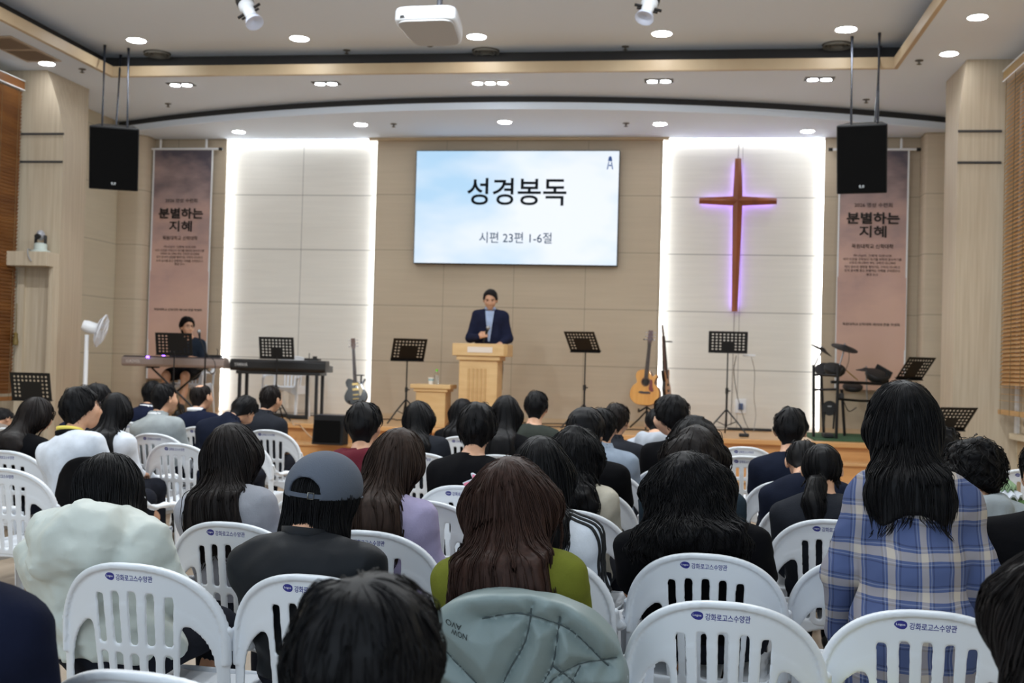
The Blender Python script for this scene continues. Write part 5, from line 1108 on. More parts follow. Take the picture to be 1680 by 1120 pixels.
def hair_mesh(kind, near, zl=-.37, seed=0, J=None, hw=1.0):
    J = J or J0; H = A(J['head']); f = hair_fn(kind, zl, seed, J, hw); res = .0085 if near else .0125
    lo = H+[-.21, -.36, (zl-.06 if kind in ('long', 'wavy') else -.36 if kind == 'pony' else -.26)]; hi = H+[.21, .17, .18]
    V, F = nets(f, [axis(lo[k], hi[k], res) for k in range(3)]); parts = [(V, F)]; crown = H+[.0, -.03, .125]; z0 = H[2]
    cnt = {2: 1100, 1: 420, 0: 150}[int(near)]; rr = {2: .0016, 1: .0021, 0: .003}[int(near)]
    if kind in ('long', 'wavy', 'bob', 'pony'):
        n = int({'bob': 17, 'pony': 12}.get(kind, 14+(-zl)*28)); parts.append(strands(f, V[V[:, 1] < H[1]+.13], crown, cnt, n, .021, rr, 11+seed, zmin=z0+(zl+.03 if kind in ('long', 'wavy') else -.17 if kind == 'bob' else -.3), lift=.002 if kind != 'wavy' else .006, wave=.35 if kind == 'wavy' else .06, top_only=z0-(.02 if kind != 'pony' else .3)))
        if kind in ('long', 'wavy') and near: parts.append(strands(f, V[V[:, 1] < H[1]-.1], crown, cnt//3, 9, .021, rr, 31+seed, zmin=z0+zl+.02, lift=.005, wave=.5 if kind == 'wavy' else .12))
    elif kind == 'curly': parts.append(strands(f, V, crown, cnt, 7, .020, rr*1.3, 12, lift=.014, wave=1.3))
    else: parts.append(strands(f, V, crown, int(cnt*.8), 5, .012, rr*.95, 13+seed, lift=.004, wave=.15, down=.7, top_only=z0+(.015 if kind != 'fluffy' else -.05)))
    return join(parts)
CACHE = {}
def cached(key, fn):
    if key not in CACHE: CACHE[key] = fn()
    return CACHE[key]
def sstep(v, a, b): t = np.clip((v-a)/(b-a), 0, 1); return t*t*(3-2*t)
def warp(V, zs=1.0, wx=1.0, hy=0.0, hp=0.0, hr=0.0, lean=0.0, side=0.0, wh=1.0, bend=0.0, twist=0.0):
    """pose the seated figure: head yaw / nod / roll, trunk lean, side lean, breadth and height"""
    V = np.array(V); piv = np.array([0, .01, 1.03]); wt = sstep(V[:, 2], .93, 1.10)*np.where(np.abs(V[:, 0]) < .14, 1, np.clip(1-(np.abs(V[:, 0])-.14)/.05, 0, 1))
    D = V-piv; D = D*np.stack([1+(wh-1)*wt, 1+(wh-1)*wt, np.ones(len(V))], 1)
    Rm = rz(hy) @ rx(-hp) @ ry(hr)
    V = piv+D*(1-wt[:, None])+(D @ Rm.T)*wt[:, None]
    V[:, 0] *= 1+(wx-1)*(1-sstep(V[:, 2], .96, 1.06))
    if bend: t = sstep(V[:, 2], .70, 1.25); V[:, 1] += bend*t; V[:, 2] -= abs(bend)*.5*t
    tw = sstep(V[:, 2], .46, .70)
    for ang, Mx in ((lean, rx(-lean)), (side, ry(side)), (twist, rz(twist))):
        if ang: D = V-[0, 0, .48]; V = np.array([0, 0, .48])+D*(1-tw[:, None])+(D @ Mx.T)*tw[:, None]
    V[:, 2] = np.where(V[:, 2] > .42, .42+(V[:, 2]-.42)*zs, V[:, 2]); return V
skin = mat('skin', rgb(206, 158, 128), .5, noise=.08, nscale=(30, 30, 30), sss=.08)
skin2 = mat('skin_fair', rgb(222, 176, 148), .5, noise=.06, nscale=(30, 30, 30), sss=.08)
def hairm(name, c, rough=.52):
    m = mat(name, c, rough, spec=.14, noise=.35, nscale=(90, 90, 9)); return m
hair_k = hairm('hair_black', rgb(17, 16, 18)); hair_d = hairm('hair_dark_brown', rgb(29, 24, 23)); hair_b = hairm('hair_chestnut', rgb(52, 34, 28)); hair_b2 = hairm('hair_brown', rgb(50, 37, 31)); hair_g = hairm('hair_greying', rgb(44, 42, 44))
cl = lambda n, r, g, b, rough=.9, **k: mat('cloth_'+n, rgb(r, g, b), rough, spec=.08, noise=.10, nscale=(14, 14, 14), bump=.25, bscale=(160, 160, 160), **k)
pants_dark = cl('trousers_dark', 30, 32, 40); pants_black = cl('trousers_black', 20, 20, 23); shoe_m = mat('shoe_black', rgb(28, 28, 30), .5)
def hair_top(V): z = V[:, 2]; k = z > z.max()-.012; u = z > z.max()-.11; return np.array([(V[u, 0].min()+V[u, 0].max())/2, V[k, 1].mean(), z.max()])
PEOPLE = []
def person(label, px, yt, d, hair, hm, top, tm, rot=R(-5), near=0, zl=-.37, skin_m=skin, pants=None, J=J0, jkey='sit', seed=0, extra=None, hseed=0, hw=1.0, z_floor=0.0, zs=None, short=False, ch=None, seat_label=None, **wp):
    d = d+.10
    P = atd(px, yt, d)-[0, 0, z_floor]
    HV, HF = cached(('hair', hair, near, zl, hseed, hw), lambda: hair_mesh(hair, near, zl, hseed, None, hw))
    if top: res = {2: .0105, 1: .013, 0: .018}[near]; TV, TF = cached(('top', top, near, jkey, seed), lambda: top_mesh(J, top, res, seed+1))
    for it in range(5):
        zs = 1.0
        for _ in range(4): t = hair_top(warp(HV, zs=zs, **{k: v for k, v in wp.items() if k != 'zs'})); zs *= (P[2]-.42)/(t[2]-.42)
        wp['zs'] = zs; W = lambda V: warp(V, **wp); h2 = W(HV); t = hair_top(h2); off = rz(rot) @ np.array([t[0], t[1], 0])
        loc = (P[0]-off[0], P[1]-off[1], z_floor)
        if ch is None or it == 4: break
        c = CHAIR[ch]; u = float(((np.array([P[0], P[1], 0])-np.array([c.location[0], c.location[1], 0])) @ rz(c.rotation_euler.z))[0])
        if it == 0: wp['side'] = float(np.clip(u/.68, -.2, .2)); continue
        B = np.concatenate([W(TV), h2]) @ rz(rot).T+np.array(loc)-np.array(c.location); B = B @ rz(c.rotation_euler.z)       # in the chair's frame
        k = (B[:, 2] > .44) & (B[:, 2] < .85) & (np.abs(B[:, 0]) < .25) & (outline2(B[:, 0], B[:, 2]) < .01); sh = float((yback(B[k, 0], B[k, 2])+.014-B[k, 1]).max()) if k.any() else 0
        if sh < .004: break
        d += min(sh, .30); P = atd(px, yt, d)-[0, 0, z_floor]
    BV, BF = cached(('body', jkey), lambda: body_mesh(J)); me = mesh_from('person', W(BV), [BF]); o = obj('person', me, skin_m); o.location = tuple(float(v) for v in loc); o.rotation_euler = (0, 0, rot)
    tag(o, label, 'person'); K = dict(W=W, o=o, J=J, hair=(HV, HF), loc=loc, zs=zs)
    obj('hair', mesh_from('hair', h2, [HF]), hm, o)
    if top:
        K['top'] = (TV, TF)
        nm = {'tee': 't_shirt', 'long': 'long_sleeved_top', 'suit': 'suit_jacket', 'hoodie': 'hooded_sweatshirt', 'parka': 'hooded_jacket', 'sweater': 'sweater', 'shirt': 'shirt'}[top]
        K['to'] = obj(nm, mesh_from(nm, W(TV), [TF]), tm, o)
    GV, GF = cached(('pants', jkey, short), lambda: pants_mesh(J, short)); obj('shorts' if short else 'trousers', mesh_from('trousers', W(GV), [GF]), pants or pants_dark, o)
    for i in (0, 1): SV_, SF_ = cached(('shoe', jkey, i), lambda: shoe_mesh(J, i)); obj('shoe', mesh_from('shoe', W(SV_), [SF_]), shoe_m, o)
    if seat_label: chair_obj(seat_label, np.array(loc)+rz(rot) @ np.array([0, .03, 0]), rot)
    if extra: extra(K)
    PEOPLE.append(o); return K
# things worn
def ring(name, m, r, z, tilt=.0, h=.012, w=.008, ctr=(0, -.022), parent=None):
    """band round the neck, canonical frame"""
    def ex(K):
        n = 36; V = []
        for k in range(n):
            a = 2*PI*k/n; c, s = math.cos(a), math.sin(a)
            for dr, dz in ((0, -h), (w, -h), (w*.6, h), (0, h)): V.append((ctr[0]+(r+dr)*c, ctr[1]+(r+dr)*s*1.05, z+dz-tilt*s))
        F = [(k*4+i, ((k+1) % n)*4+i, ((k+1) % n)*4+(i+1) % 4, k*4+(i+1) % 4) for k in range(n) for i in range(4)]
        obj(name, mesh_from(name, K['W'](np.array(V)), [F]), m, K['o'])
    return ex
def eyes(K):
    iris = mat('eye_dark', rgb(30, 22, 20), .15); J = K['J']; Mh = np.asarray(J['hrot']); c = A(J['head'])
    for s in (-1, 1):
        mb = MB(); mb.ell((0, 0, 0), (.009, .004, .0075), 10, 6); V = np.concatenate(mb.V)+[s*.033, .0848, .008]; obj('eye', mesh_from('eye', K['W'](c+V @ Mh.T), [mb.F]), iris, K['o'])
        mb = MB(); mb.tube([(s*.015, .0915, .027), (s*.033, .0905, .031), (s*.052, .080, .028)], [.003, .0036, .002], 6); obj('eyebrow', mesh_from('eyebrow', K['W'](c+np.concatenate(mb.V) @ Mh.T), [mb.F]), hair_k, K['o'])
def glasses(m):
    def ex(K):
        J = K['J']; Mh = np.asarray(J['hrot']); c = A(J['head']); mb = MB()
        for s in (-1, 1):
            mb.tube([(s*.033+.023*math.cos(2*PI*k/16), .1, .008+.020*math.sin(2*PI*k/16)) for k in range(17)], .0022, 5); mb.tube([(s*.056, .1, .012), (s*.082, .06, .014), (s*.084, -.01, .008)], .002, 5)
        mb.tube([(-.01, .101, .012), (.01, .101, .012)], .002, 5); obj('glasses', mesh_from('glasses', K['W'](c+np.concatenate(mb.V) @ Mh.T), [mb.F]), m, K['o'])
    return ex
def many(*f):
    def ex(K):
        for g in f: g(K)
    return ex
def back_text(s, w, h, z, m, x0=0.0, off=.01):
    """letters printed on the back of the top"""
    def ex(K):
        J = K['J']; f = lambda q: top_d(q, J, 'hoodie' if 'hood' in K['to'].name else 'tee', 1)
        V, F, d = text_arrays(s, off); P = np.array([(x0+x*w/d[0], -.25, z+y*h/d[1]) for x, y, _ in V])
        for _ in range(14): P[:, 1] += np.clip(f([P[:, 0], P[:, 1], P[:, 2]])-.003, -.03, .03)
        obj('printed_letters', mesh_from('printed_letters', K['W'](P), [F], False), m, K['to'])
    return ex
blk = cl('black', 13, 13, 16); navy = cl('navy', 24, 29, 44); navy2 = cl('navy_suit', 22, 27, 46); charcoal = cl('charcoal', 38, 40, 46); white_c = cl('white', 214, 220, 230); ltgrey = cl('light_grey', 168, 174, 184)
greysuit = cl('grey_suit', 150, 156, 158); dkgreen = cl('dark_olive', 50, 54, 50); maroon = cl('maroon', 92, 34, 44); lav = cl('lavender', 160, 152, 182); heather = cl('heather_grey', 150, 152, 160); olive = cl('olive_green', 104, 108, 40)
beige_j = mat('cloth_pale_shell', rgb(196, 202, 196), .5, spec=.3, noise=.05, nscale=(10, 10, 10), bump=.12, bscale=(60, 60, 60)); shell_dk = mat('cloth_dark_shell', rgb(20, 23, 28), .6, spec=.2, bump=.1, bscale=(60, 60, 60))
cream_c = cl('cream', 184, 178, 164); bluegrey = cl('blue_grey', 136, 148, 164); teal_dk = cl('dark_teal', 42, 54, 64); hood_grey = cl('hood_grey', 150, 158, 164); taupe = cl('taupe', 120, 112, 106)
wcol = mat('collar_white', rgb(222, 224, 228), .7); collar_ex = ring('shirt_collar', wcol, .060, 1.012, .012, .018, .010)
person('person with long black hair in black top, left edge beside the music stand', 58, 650, 7.3, 'long', hair_d, 'tee', blk, near=0, zl=-.25, hw=.85, hy=R(-18), hp=R(12), wx=.95, side=R(6), ch=22)
person('person in taupe grey top leaning at the far left edge', 2, 668, 9.25, 'short', hair_k, 'sweater', taupe, lean=R(12), hp=R(30), ch=23)
person('boy in white polo with yellow and black collar, glasses, turned right', 134, 630, 6.6, 'fluffy', hair_k, 'tee', white_c, near=1, hy=R(-38), hr=R(-8), side=R(-6), twist=R(-8), wx=1.05, extra=many(ring('yellow_collar', mat('polo_yellow', rgb(226, 206, 96), .8), .066, 1.018, .022, .014, .012), ring('black_collar_band', blk, .078, .992, .02, .018, .014), eyes, glasses(mat('glasses_frame', rgb(60, 56, 56), .3, .5))), ch=36)
person('dark haired person in navy top half hidden behind the boy in polo', 160, 626, 8.6, 'fluffy', hair_k, 'tee', navy2, wx=1.05, seat_label='white plastic armchair hidden behind the boy in white polo')
person('long black haired person in white blouse right of the boy in polo', 191, 643, 7.7, 'long', hair_k, 'long', white_c, zl=-.36, wx=.95)
person('man in navy suit half hidden behind the light grey suit', 250, 623, 10.6, 'neat', hair_k, 'suit', navy2, extra=collar_ex, seat_label='white plastic armchair hidden behind the man in light grey suit')
person('man in light grey suit looking right', 269, 627, 9.2, 'short', hair_k, 'suit', greysuit, hy=R(-28), extra=collar_ex, ch=25)
person('man with thinning hair and white collar in navy suit', 334, 630, 10.1, 'bald', hair_d, 'suit', navy2, hy=R(-14), extra=ring('shirt_collar', wcol, .066, 1.02, .012, .022, .012), ch=26)
person('man in navy jacket bending his head down', 402, 647, 8.3, 'short', hair_k, 'suit', navy, hp=R(34), hy=R(-12), wx=1.08, ch=27)
person('man in charcoal suit looking slightly right, black piano behind him', 444, 631, 9.7, 'neat', hair_d, 'suit', charcoal, hy=R(-16), ch=28)
person('person with long straight black hair in heather grey sweater', 385, 692, 4.45, 'long', hair_d, 'sweater', heather, near=1, zl=-.42, wx=.92, wh=1.06, ch=7)
person('person with black bob in pale hooded jacket, front left', 181, 741, 3.55, 'bob', hair_k, 'parka', beige_j, near=2, hy=R(6), hp=R(14), wx=1.10, wh=1.06, lean=R(4), ch=0)
def cap_ex(K):
    gm = mat('cap_grey_cotton', rgb(84, 90, 102), .8, spec=.2, bump=.3, bscale=(220, 220, 220)); q = lambda P: [P[i]-HC[i] for i in range(3)]
    line = lambda Q: Q[2]-(.0+.10*Q[1])
    def crown(P):
        Q = q(P); d = np.abs(el(Q, (0, -.008, .022), (.104, .122, .122)))-.0065; d = smax(d, -.004-line(Q), .003)
        o = np.maximum(np.sqrt((Q[0]/.050)**2+((Q[2]-.008)/.050)**2)-1, Q[1])*.045; return smax(d, -o, .003)
    V, F = nets(crown, [axis(HC[0]-.13, HC[0]+.13, .005), axis(HC[1]-.16, HC[1]+.14, .005), axis(HC[2]-.03, HC[2]+.16, .005)])
    c = obj('cap', mesh_from('cap', K['W'](V), [F]), gm, K['o'])
    def band(name, z0, z1, a0, a1, g, m, n=24):
        Vs = []
        for k in range(n+1):
            a = a0+(a1-a0)*k/n
            for z in (z0, z1):
                k_ = math.sqrt(max(0, 1-((z-.022)/.122)**2))
                for r in (g, g+.003): Vs.append((HC[0]+(.104*k_+r)*math.sin(a), HC[1]-.008-(.122*k_+r)*math.cos(a), HC[2]+z+.10*(-.122*k_*math.cos(a))))
        Fs = []
        for k in range(n): b = 4*k; Fs += [(b, b+2, b+6, b+4), (b+1, b+5, b+7, b+3), (b, b+4, b+5, b+1), (b+2, b+3, b+7, b+6)]
        return obj(name, mesh_from(name, K['W'](np.array(Vs)), [Fs], True, 40), m, c)
    band('strap', .002, .017, -.55, .55, .002, gm)
    mb = MB(); bm_ = mat('buckle_metal', rgb(160, 158, 150), .3, .9)
    a0, a1 = .18, .33; pts = []
    for a, z in ((a0, .0), (a1, .0), (a1, .021), (a0, .021), (a0, .0)): k_ = math.sqrt(1-((z-.022)/.122)**2); pts.append((HC[0]+(.104*k_+.008)*math.sin(a), HC[1]-.008-(.122*k_+.008)*math.cos(a), HC[2]+z-.0122*k_*math.cos(a)))
    mb.tube(pts, .0016, 6); obj('buckle', mesh_from('buckle', K['W'](np.concatenate(mb.V)), [mb.F]), bm_, c)
    mb = MB(); Vb = []
    for k in range(13):
        a = R(-62+124*k/12)
        for rr in (0, 1):
            for dz in (0, .004): Vb.append((HC[0]+(.098+.0*rr)*math.sin(a)*(1+.0*rr), HC[1]-.008+.116*math.cos(a)+rr*.07*math.cos(a*1.2), HC[2]+.012-.018*rr+dz))
    Fb = []
    for k in range(12): b = 4*k; Fb += [(b, b+4, b+6, b+2), (b+1, b+3, b+7, b+5), (b+2, b+6, b+7, b+3), (b, b+1, b+5, b+4)]
    obj('bill', mesh_from('bill', K['W'](np.array(Vb)), [Fb]), gm, c)
person('person with black bob wearing a grey baseball cap and dark jacket', 533, 745, 3.45, 'bob', hair_k, 'sweater', shell_dk, near=2, wx=1.06, hr=R(9), hy=R(-6), hp=R(6), wh=1.06, seed=2, extra=many(cap_ex, ring('jacket_collar', shell_dk, .062, 1.0, .012, .026, .012)), ch=1)
person('man in maroon hoodie with white letters', 597, 657, 6.1, 'twoblock', hair_k, 'hoodie', maroon, near=0, wx=1.0, extra=back_text('WWW', .20, .06, .80, white_c, .02, .03), ch=35)
person('person with long brown hair in lavender shirt', 652, 700, 4.4, 'long', hair_b2, 'shirt', lav, near=1, zl=-.40, hy=R(-12), hp=R(6), hr=R(5), side=R(3), wx=.96, hseed=3, ch=8)
person('long black haired person in dark jacket before the small wooden table', 689, 656, 8.0, 'long', hair_k, 'long', charcoal, zl=-.27, hy=R(-12), ch=32)
person('person with long black hair half hidden left of the lectern', 760, 653, 9.7, 'long', hair_k, 'long', blk, zl=-.34, ch=31)
person('man in black tee with purple lanyard, centre', 784, 658, 5.95, 'fluffy', hair_k, 'tee', blk, near=1, extra=ring('lanyard', mat('lanyard_purple', rgb(104, 62, 108), .7), .0635, 1.0, .0, .004, .004), ch=29)
person('long straight black haired person in black in front of the lectern', 832, 647, 7.95, 'long', hair_k, 'long', blk, zl=-.40, wx=.95, hseed=2, ch=33)
person('man with short black hair in dark olive top, just right of the lectern', 880, 639, 9.0, 'short', hair_k, 'tee', dkgreen, seat_label='white plastic armchair of the man in dark olive top')
person('person with very long chestnut hair in olive green top, centre front', 846, 745, 3.2, 'long', hair_b, 'long', olive, near=2, zl=-.45, wh=1.10, wx=.98, hseed=5, hw=1.18, ch=2)
def stripes(K):
    sm = mat('stripe_black', rgb(20, 20, 22), .7); J = K['J']; f = lambda P: top_d(P, J, 'long', 1)
    for s in (1, -1):
        i = 0 if s > 0 else 1
        for k, off in enumerate((-.022, 0, .022)):
            n0, sh, e = A(J['n0'])+[s*.055, 0, .02], A(J['sh'][i]), A(J['el'][i]); w = A(J['wr'][i])
            P = np.array(smooth_path([n0, (n0+sh)/2+[0, 0, .03], sh+[s*.03, 0, .04], (sh+e)/2+[s*.06, 0, 0], e+[s*.04, 0, 0], (e+w)/2+[s*.03, 0, .02]], 8)); P[:, 1] += off-.03
            for _ in range(5): v = f([P[:, 0], P[:, 1], P[:, 2]]); P = P-grad(f, P)*(v-.001)[:, None]
            mb = MB(); mb.tube(P, .0062, 6); obj('stripe', mesh_from('stripe', K['W'](np.concatenate(mb.V)), [mb.F]), sm, K['to'])
person('person with straight black hair in white track jacket with black stripes', 890, 713, 4.0, 'long', hair_k, 'long', white_c, near=1, zl=-.26, hy=R(10), wx=1.0, side=R(4), extra=stripes, ch=9)
person('person with loose wavy black hair in cream top', 945, 694, 5.1, 'wavy', hair_k, 'shirt', cream_c, near=1, zl=-.29, wx=.95, hy=R(-8), ch=10)
person('man in black with swept hair, right of the wavy haired person in cream', 962, 667, 6.0, 'fluffy', hair_k, 'tee', blk, near=0, hy=R(-10), wx=1.1, side=R(4), hseed=1, ch=11)
person('dark haired person in light blue grey shirt seen past the man in black', 988, 667, 7.0, 'short', hair_k, 'shirt', bluegrey, side=R(2), ch=12)
person('man with thinning black hair in charcoal jacket, left of the acoustic guitar', 1011, 659, 7.95, 'short', hair_d, 'suit', charcoal, hy=R(-14), wx=1.1, seat_label='white plastic armchair of the man in charcoal jacket near the acoustic guitar')
person('man in black tee turning his face left toward the acoustic guitar', 1103, 646, 7.35, 'fluffy', hair_k, 'tee', blk, near=0, hy=R(62), twist=R(8), skin_m=skin2, extra=eyes, hseed=2, seat_label='white plastic armchair of the man turning his face left')
person('person in light grey sweatshirt hidden beyond the man turning left', 1079, 668, 8.9, 'short', hair_k, 'hoodie', ltgrey, hp=R(20), seat_label='white plastic armchair of the person in light grey sweatshirt')
person('dark haired person in light grey top, second behind the wavy haired person in black', 1143, 680, 6.4, 'wavy', hair_k, 'long', ltgrey, zl=-.16, wh=1.08, seat_label='white plastic armchair of the dark haired person in light grey top')
person('person with dark wavy hair in dark teal shirt, behind the wavy haired person in black', 1141, 695, 5.1, 'wavy', hair_d, 'shirt', teal_dk, near=0, zl=-.17, wh=1.10, hseed=2, seat_label='white plastic armchair of the person in dark teal shirt')
person('person with long wavy black hair in black tee, front right of centre', 1134, 737, 4.0, 'wavy', hair_k, 'tee', blk, near=2, zl=-.25, wx=1.2, wh=1.14, hseed=4, hw=1.15, ch=3)
person('man with cropped black hair and visible ears in navy tee', 1298, 665, 6.75, 'twoblock', hair_k, 'tee', navy, near=0, wx=1.04, extra=ring('lanyard', mat('lanyard_purple', rgb(104, 62, 108), .7), .0635, 1.0, .0, .005, .004), ch=15)
person('man with thinning crown in navy shirt bending forward', 1319, 720, 5.65, 'bald', hair_k, 'tee', navy, near=0, hp=R(26), lean=R(6), ch=16)
person('person with low black ponytail in dark top', 1349, 727, 5.0, 'pony', hair_k, 'sweater', charcoal, near=1, hy=R(-8), hp=R(10), wx=.98, ch=13)
person('person with dark hair half hidden behind the standing person in plaid', 1541, 693, 6.6, 'curly', hair_k, 'long', blk, seat_label='white plastic armchair hidden behind the standing person in plaid')
person('person with curly black hair in light grey hoodie', 1598, 710, 5.2, 'curly', hair_k, 'hoodie', hood_grey, near=1, hy=R(-8), wh=1.08, wx=1.04, ch=19)
person('person in black top with white lettering at the right edge', 1720, 716, 4.1, 'short', hair_k, 'tee', blk, near=1, hy=R(10), wx=1.3, extra=back_text('BEAUTY', .36, .042, .80, white_c, .08, .02), ch=20)
person('person with long dark hair at the bottom right corner', 1778, 878, 1.95, 'long', hair_d, 'long', blk, near=2, zl=-.42, hseed=5, wh=1.12, hw=1.45, seat_label='white plastic armchair of the long haired person at the bottom right corner')
person('person with short fluffy black hair at the bottom centre, nearest the viewer', 609, 935, 1.52, 'fluffy', hair_k, 'hoodie', blk, near=2, wh=1.04, hseed=3, seat_label='white plastic armchair of the person at the bottom centre')
person('person in dark navy top at the bottom left corner', -108, 668, 2.2, 'short', hair_k, 'sweater', cl('deep_navy', 22, 26, 44), near=1, wx=1.5, seat_label='white plastic armchair of the person at the bottom left corner')

# ---------------------------------------------------------------- the standing preacher
def rigid(J, rot=None): return J
JP = dict(pel=(0, -.01, .93), waist=(0, 0, 1.08), chest=(0, -.01, 1.30), yoke=(0, -.015, 1.385), n0=(0, -.015, 1.43), n1=(0, .015, 1.50), head=(0, .045, 1.585), hrot=rx(-R(20)),
          sh=[(.165, -.01, 1.38), (-.165, -.01, 1.38)], el=[(.245, .0, 1.10), (-.24, -.0, 1.10)], wr=[(.125, .215, 1.11), (-.155, .21, 1.035)], hd=[(-.85, .35, .35), (.35, .9, -.25)], hn=[(.25, .95, .1), (-.1, .3, .95)], curl=[.95, .3],
          hip=two(lambda s: (s*.09, 0, .92)), kn=two(lambda s: (s*.10, .02, .50)), an=two(lambda s: (s*.10, -.01, .09)), toe=two(lambda s: (s*.115, .14, .032)))
def standing(name, label, J, jkey, loc, rot, topk, tm, hairk, hm, pants, skin_m, res=.013, zl=-.3, near=1, short=False):
    BV, BF = body_mesh(J, .015); o = obj('person', mesh_from('person', BV, [BF]), skin_m); o.location = tuple(float(v) for v in loc); o.rotation_euler = (0, 0, rot); tag(o, label, 'person')
    hv, HF = hair_mesh(hairk, near, zl, 0, J)
    obj('hair', mesh_from('hair', hv, [HF]), hm, o)
    TV, TF = top_mesh(J, topk, res, 3); nm = {'suit': 'suit_jacket', 'shirt': 'shirt', 'tee': 't_shirt'}[topk]; to = obj(nm, mesh_from(nm, TV, [TF]), tm, o)
    GV, GF = pants_mesh(J, short); obj('shorts' if short else 'trousers', mesh_from('trousers', GV, [GF]), pants, o)
    for i in (0, 1): SV_, SF_ = shoe_mesh(J, i); obj('shoe', mesh_from('shoe', SV_, [SF_]), shoe_m, o)
    return dict(o=o, W=lambda V: V, J=J, to=to, top=(TV, TF))
pz = atY(804, 474, 15.0)[2]-ST; k = pz/1.715
K = standing('person', 'man in navy suit and pale blue shirt speaking behind the lectern', JP, 'preach', (atY(803, 560, 15.08)[0], 15.08, ST), PI+R(6), 'suit', cl('navy_blazer', 34, 38, 60), 'neat', hair_g, pants_dark, skin); K['o'].scale = (k, k, k); eyes(K)
# shirt front, tie-less, between the lapels
def decal(K, name, m, outline, f, off, n=26, hold=None):
    """patch laid on the garment: outline(t) -> left x, right x for heights z"""
    V, F = [], []
    for i in range(n+1):
        z, xl, xr = outline(i/n)
        for j in range(7): V.append((xl+(xr-xl)*j/6, .35, z))
    V = np.array(V)
    for _ in range(16): V[:, 1] -= np.clip(f([V[:, 0], V[:, 1], V[:, 2]])-off, -.05, .05)
    for i in range(n):
        for j in range(6): a = i*7+j; F.append((a, a+7, a+8, a+1))
    return obj(name, mesh_from(name, V, [F]), m, hold or K['o'])
fj = lambda P: top_d(P, JP, 'suit', 4)
decal(K, 'shirt_front', cl('pale_blue', 164, 182, 214), lambda t: (1.06+.385*t, -.012-.045*t, .012+.045*t), fj, .009)
ring('shirt_collar', cl('pale_blue', 164, 182, 214), .064, 1.462, -.02, .02, .010, (0, .0))(K)
w_ = A(JP['wr'][0])+nrm(JP['hd'][0])*.095-nrm(JP['hn'][0])*.028
Kp = K['o']; mw = Matrix.Translation(Kp.location) @ Matrix.Rotation(Kp.rotation_euler.z, 4, 'Z') @ Matrix.Scale(k, 4)
tp = thing('microphone', 'black handheld microphone with silver grille in the speaking man\'s hand', 'microphone', mw @ Vector(w_), Kp.rotation_euler.z)
mb = MB(); mb.tube([(.03, -.01, -.10), (-.02, .02, .055), (-.026, .024, .07)], [.013, .017, .02], 12); mb.build('microphone_body', black, tp); mb = MB(); mb.ell((-.034, .028, .093), (.027, .027, .03)); mb.build('microphone_grille', mat('mic_mesh', rgb(170, 172, 176), .35, .7), tp)
# ---------------------------------------------------------------- keyboard player
JK = dict(J0); JK.update(el=two(lambda s: (s*.25, .03, .70)), wr=two(lambda s: (s*.17, .30, .735)), hd=two(lambda s: (-s*.1, 1, -.1)), hn=two(lambda s: (0, .1, 1)), curl=[.4, .4], hrot=rz(R(50)), kn=two(lambda s: (s*.14, .40, .50)))
bx_, zk = atY(311, 518, 15.62), ST+.0
kk = (bx_[2]-zk)/1.29
K = standing('person', 'person in dark tee and black shorts playing the silver keyboard', JK, 'keys', (bx_[0], 15.62, ST), PI, 'tee', cl('dark_slate', 36, 44, 56), 'twoblock', hair_k, pants_black, skin, short=True); K['o'].scale = (kk*.93, kk*.93, kk); eyes(K); glasses(mat('glasses_frame', rgb(60, 56, 56), .3, .5))(K)
chair_obj('white plastic armchair under the keyboard player', (bx_[0], 15.72, ST), PI)
chair_obj('white plastic armchair standing behind the black stage piano', (atY(470, 600, 15.75)[0], 15.75, ST), R(176))
# ---------------------------------------------------------------- the standing person in plaid
plaid = bpy.data.materials.new('plaid_flannel'); plaid.use_nodes = True; nt = plaid.node_tree; p_ = nt.nodes['Principled BSDF']; p_.inputs['Roughness'].default_value = .9; p_.inputs['Specular IOR Level'].default_value = .1
tc = nt.nodes.new('ShaderNodeTexCoord'); sp = nt.nodes.new('ShaderNodeSeparateXYZ'); nz = nt.nodes.new('ShaderNodeTexNoise'); nz.inputs['Scale'].default_value = 5; mxv = nt.nodes.new('ShaderNodeMixRGB'); mxv.blend_type = 'ADD'; mxv.inputs[0].default_value = .035
nt.links.new(tc.outputs['Object'], nz.inputs['Vector']); nt.links.new(tc.outputs['Object'], mxv.inputs[1]); nt.links.new(nz.outputs['Color'], mxv.inputs[2]); nt.links.new(mxv.outputs[0], sp.inputs[0])
def stripe_chain(src, per, off):
    a = nt.nodes.new('ShaderNodeMath'); a.operation = 'ADD'; a.inputs[1].default_value = off+20*per; nt.links.new(src, a.inputs[0]); m = nt.nodes.new('ShaderNodeMath'); m.operation = 'FLOORED_MODULO' if False else 'MODULO'; m.inputs[1].default_value = per; nt.links.new(a.outputs[0], m.inputs[0])
    d = nt.nodes.new('ShaderNodeMath'); d.operation = 'DIVIDE'; d.inputs[1].default_value = per; nt.links.new(m.outputs[0], d.inputs[0]); r = nt.nodes.new('ShaderNodeValToRGB'); r.color_ramp.interpolation = 'CONSTANT'; e = r.color_ramp.elements
    base, crm, dk, lt = rgb(76, 88, 126), rgb(180, 170, 160), rgb(48, 54, 82), rgb(134, 140, 160)
    e[0].position = 0; e[0].color = (*base, 1); e[1].position = .36; e[1].color = (*dk, 1)
    for ps, c in ((.40, base), (.43, lt), (.455, base), (.52, crm), (.74, base), (.80, lt), (.825, base), (.86, dk), (.90, base)): q = e.new(ps); q.color = (*c, 1)
    nt.links.new(d.outputs[0], r.inputs[0]); return r.outputs[0]
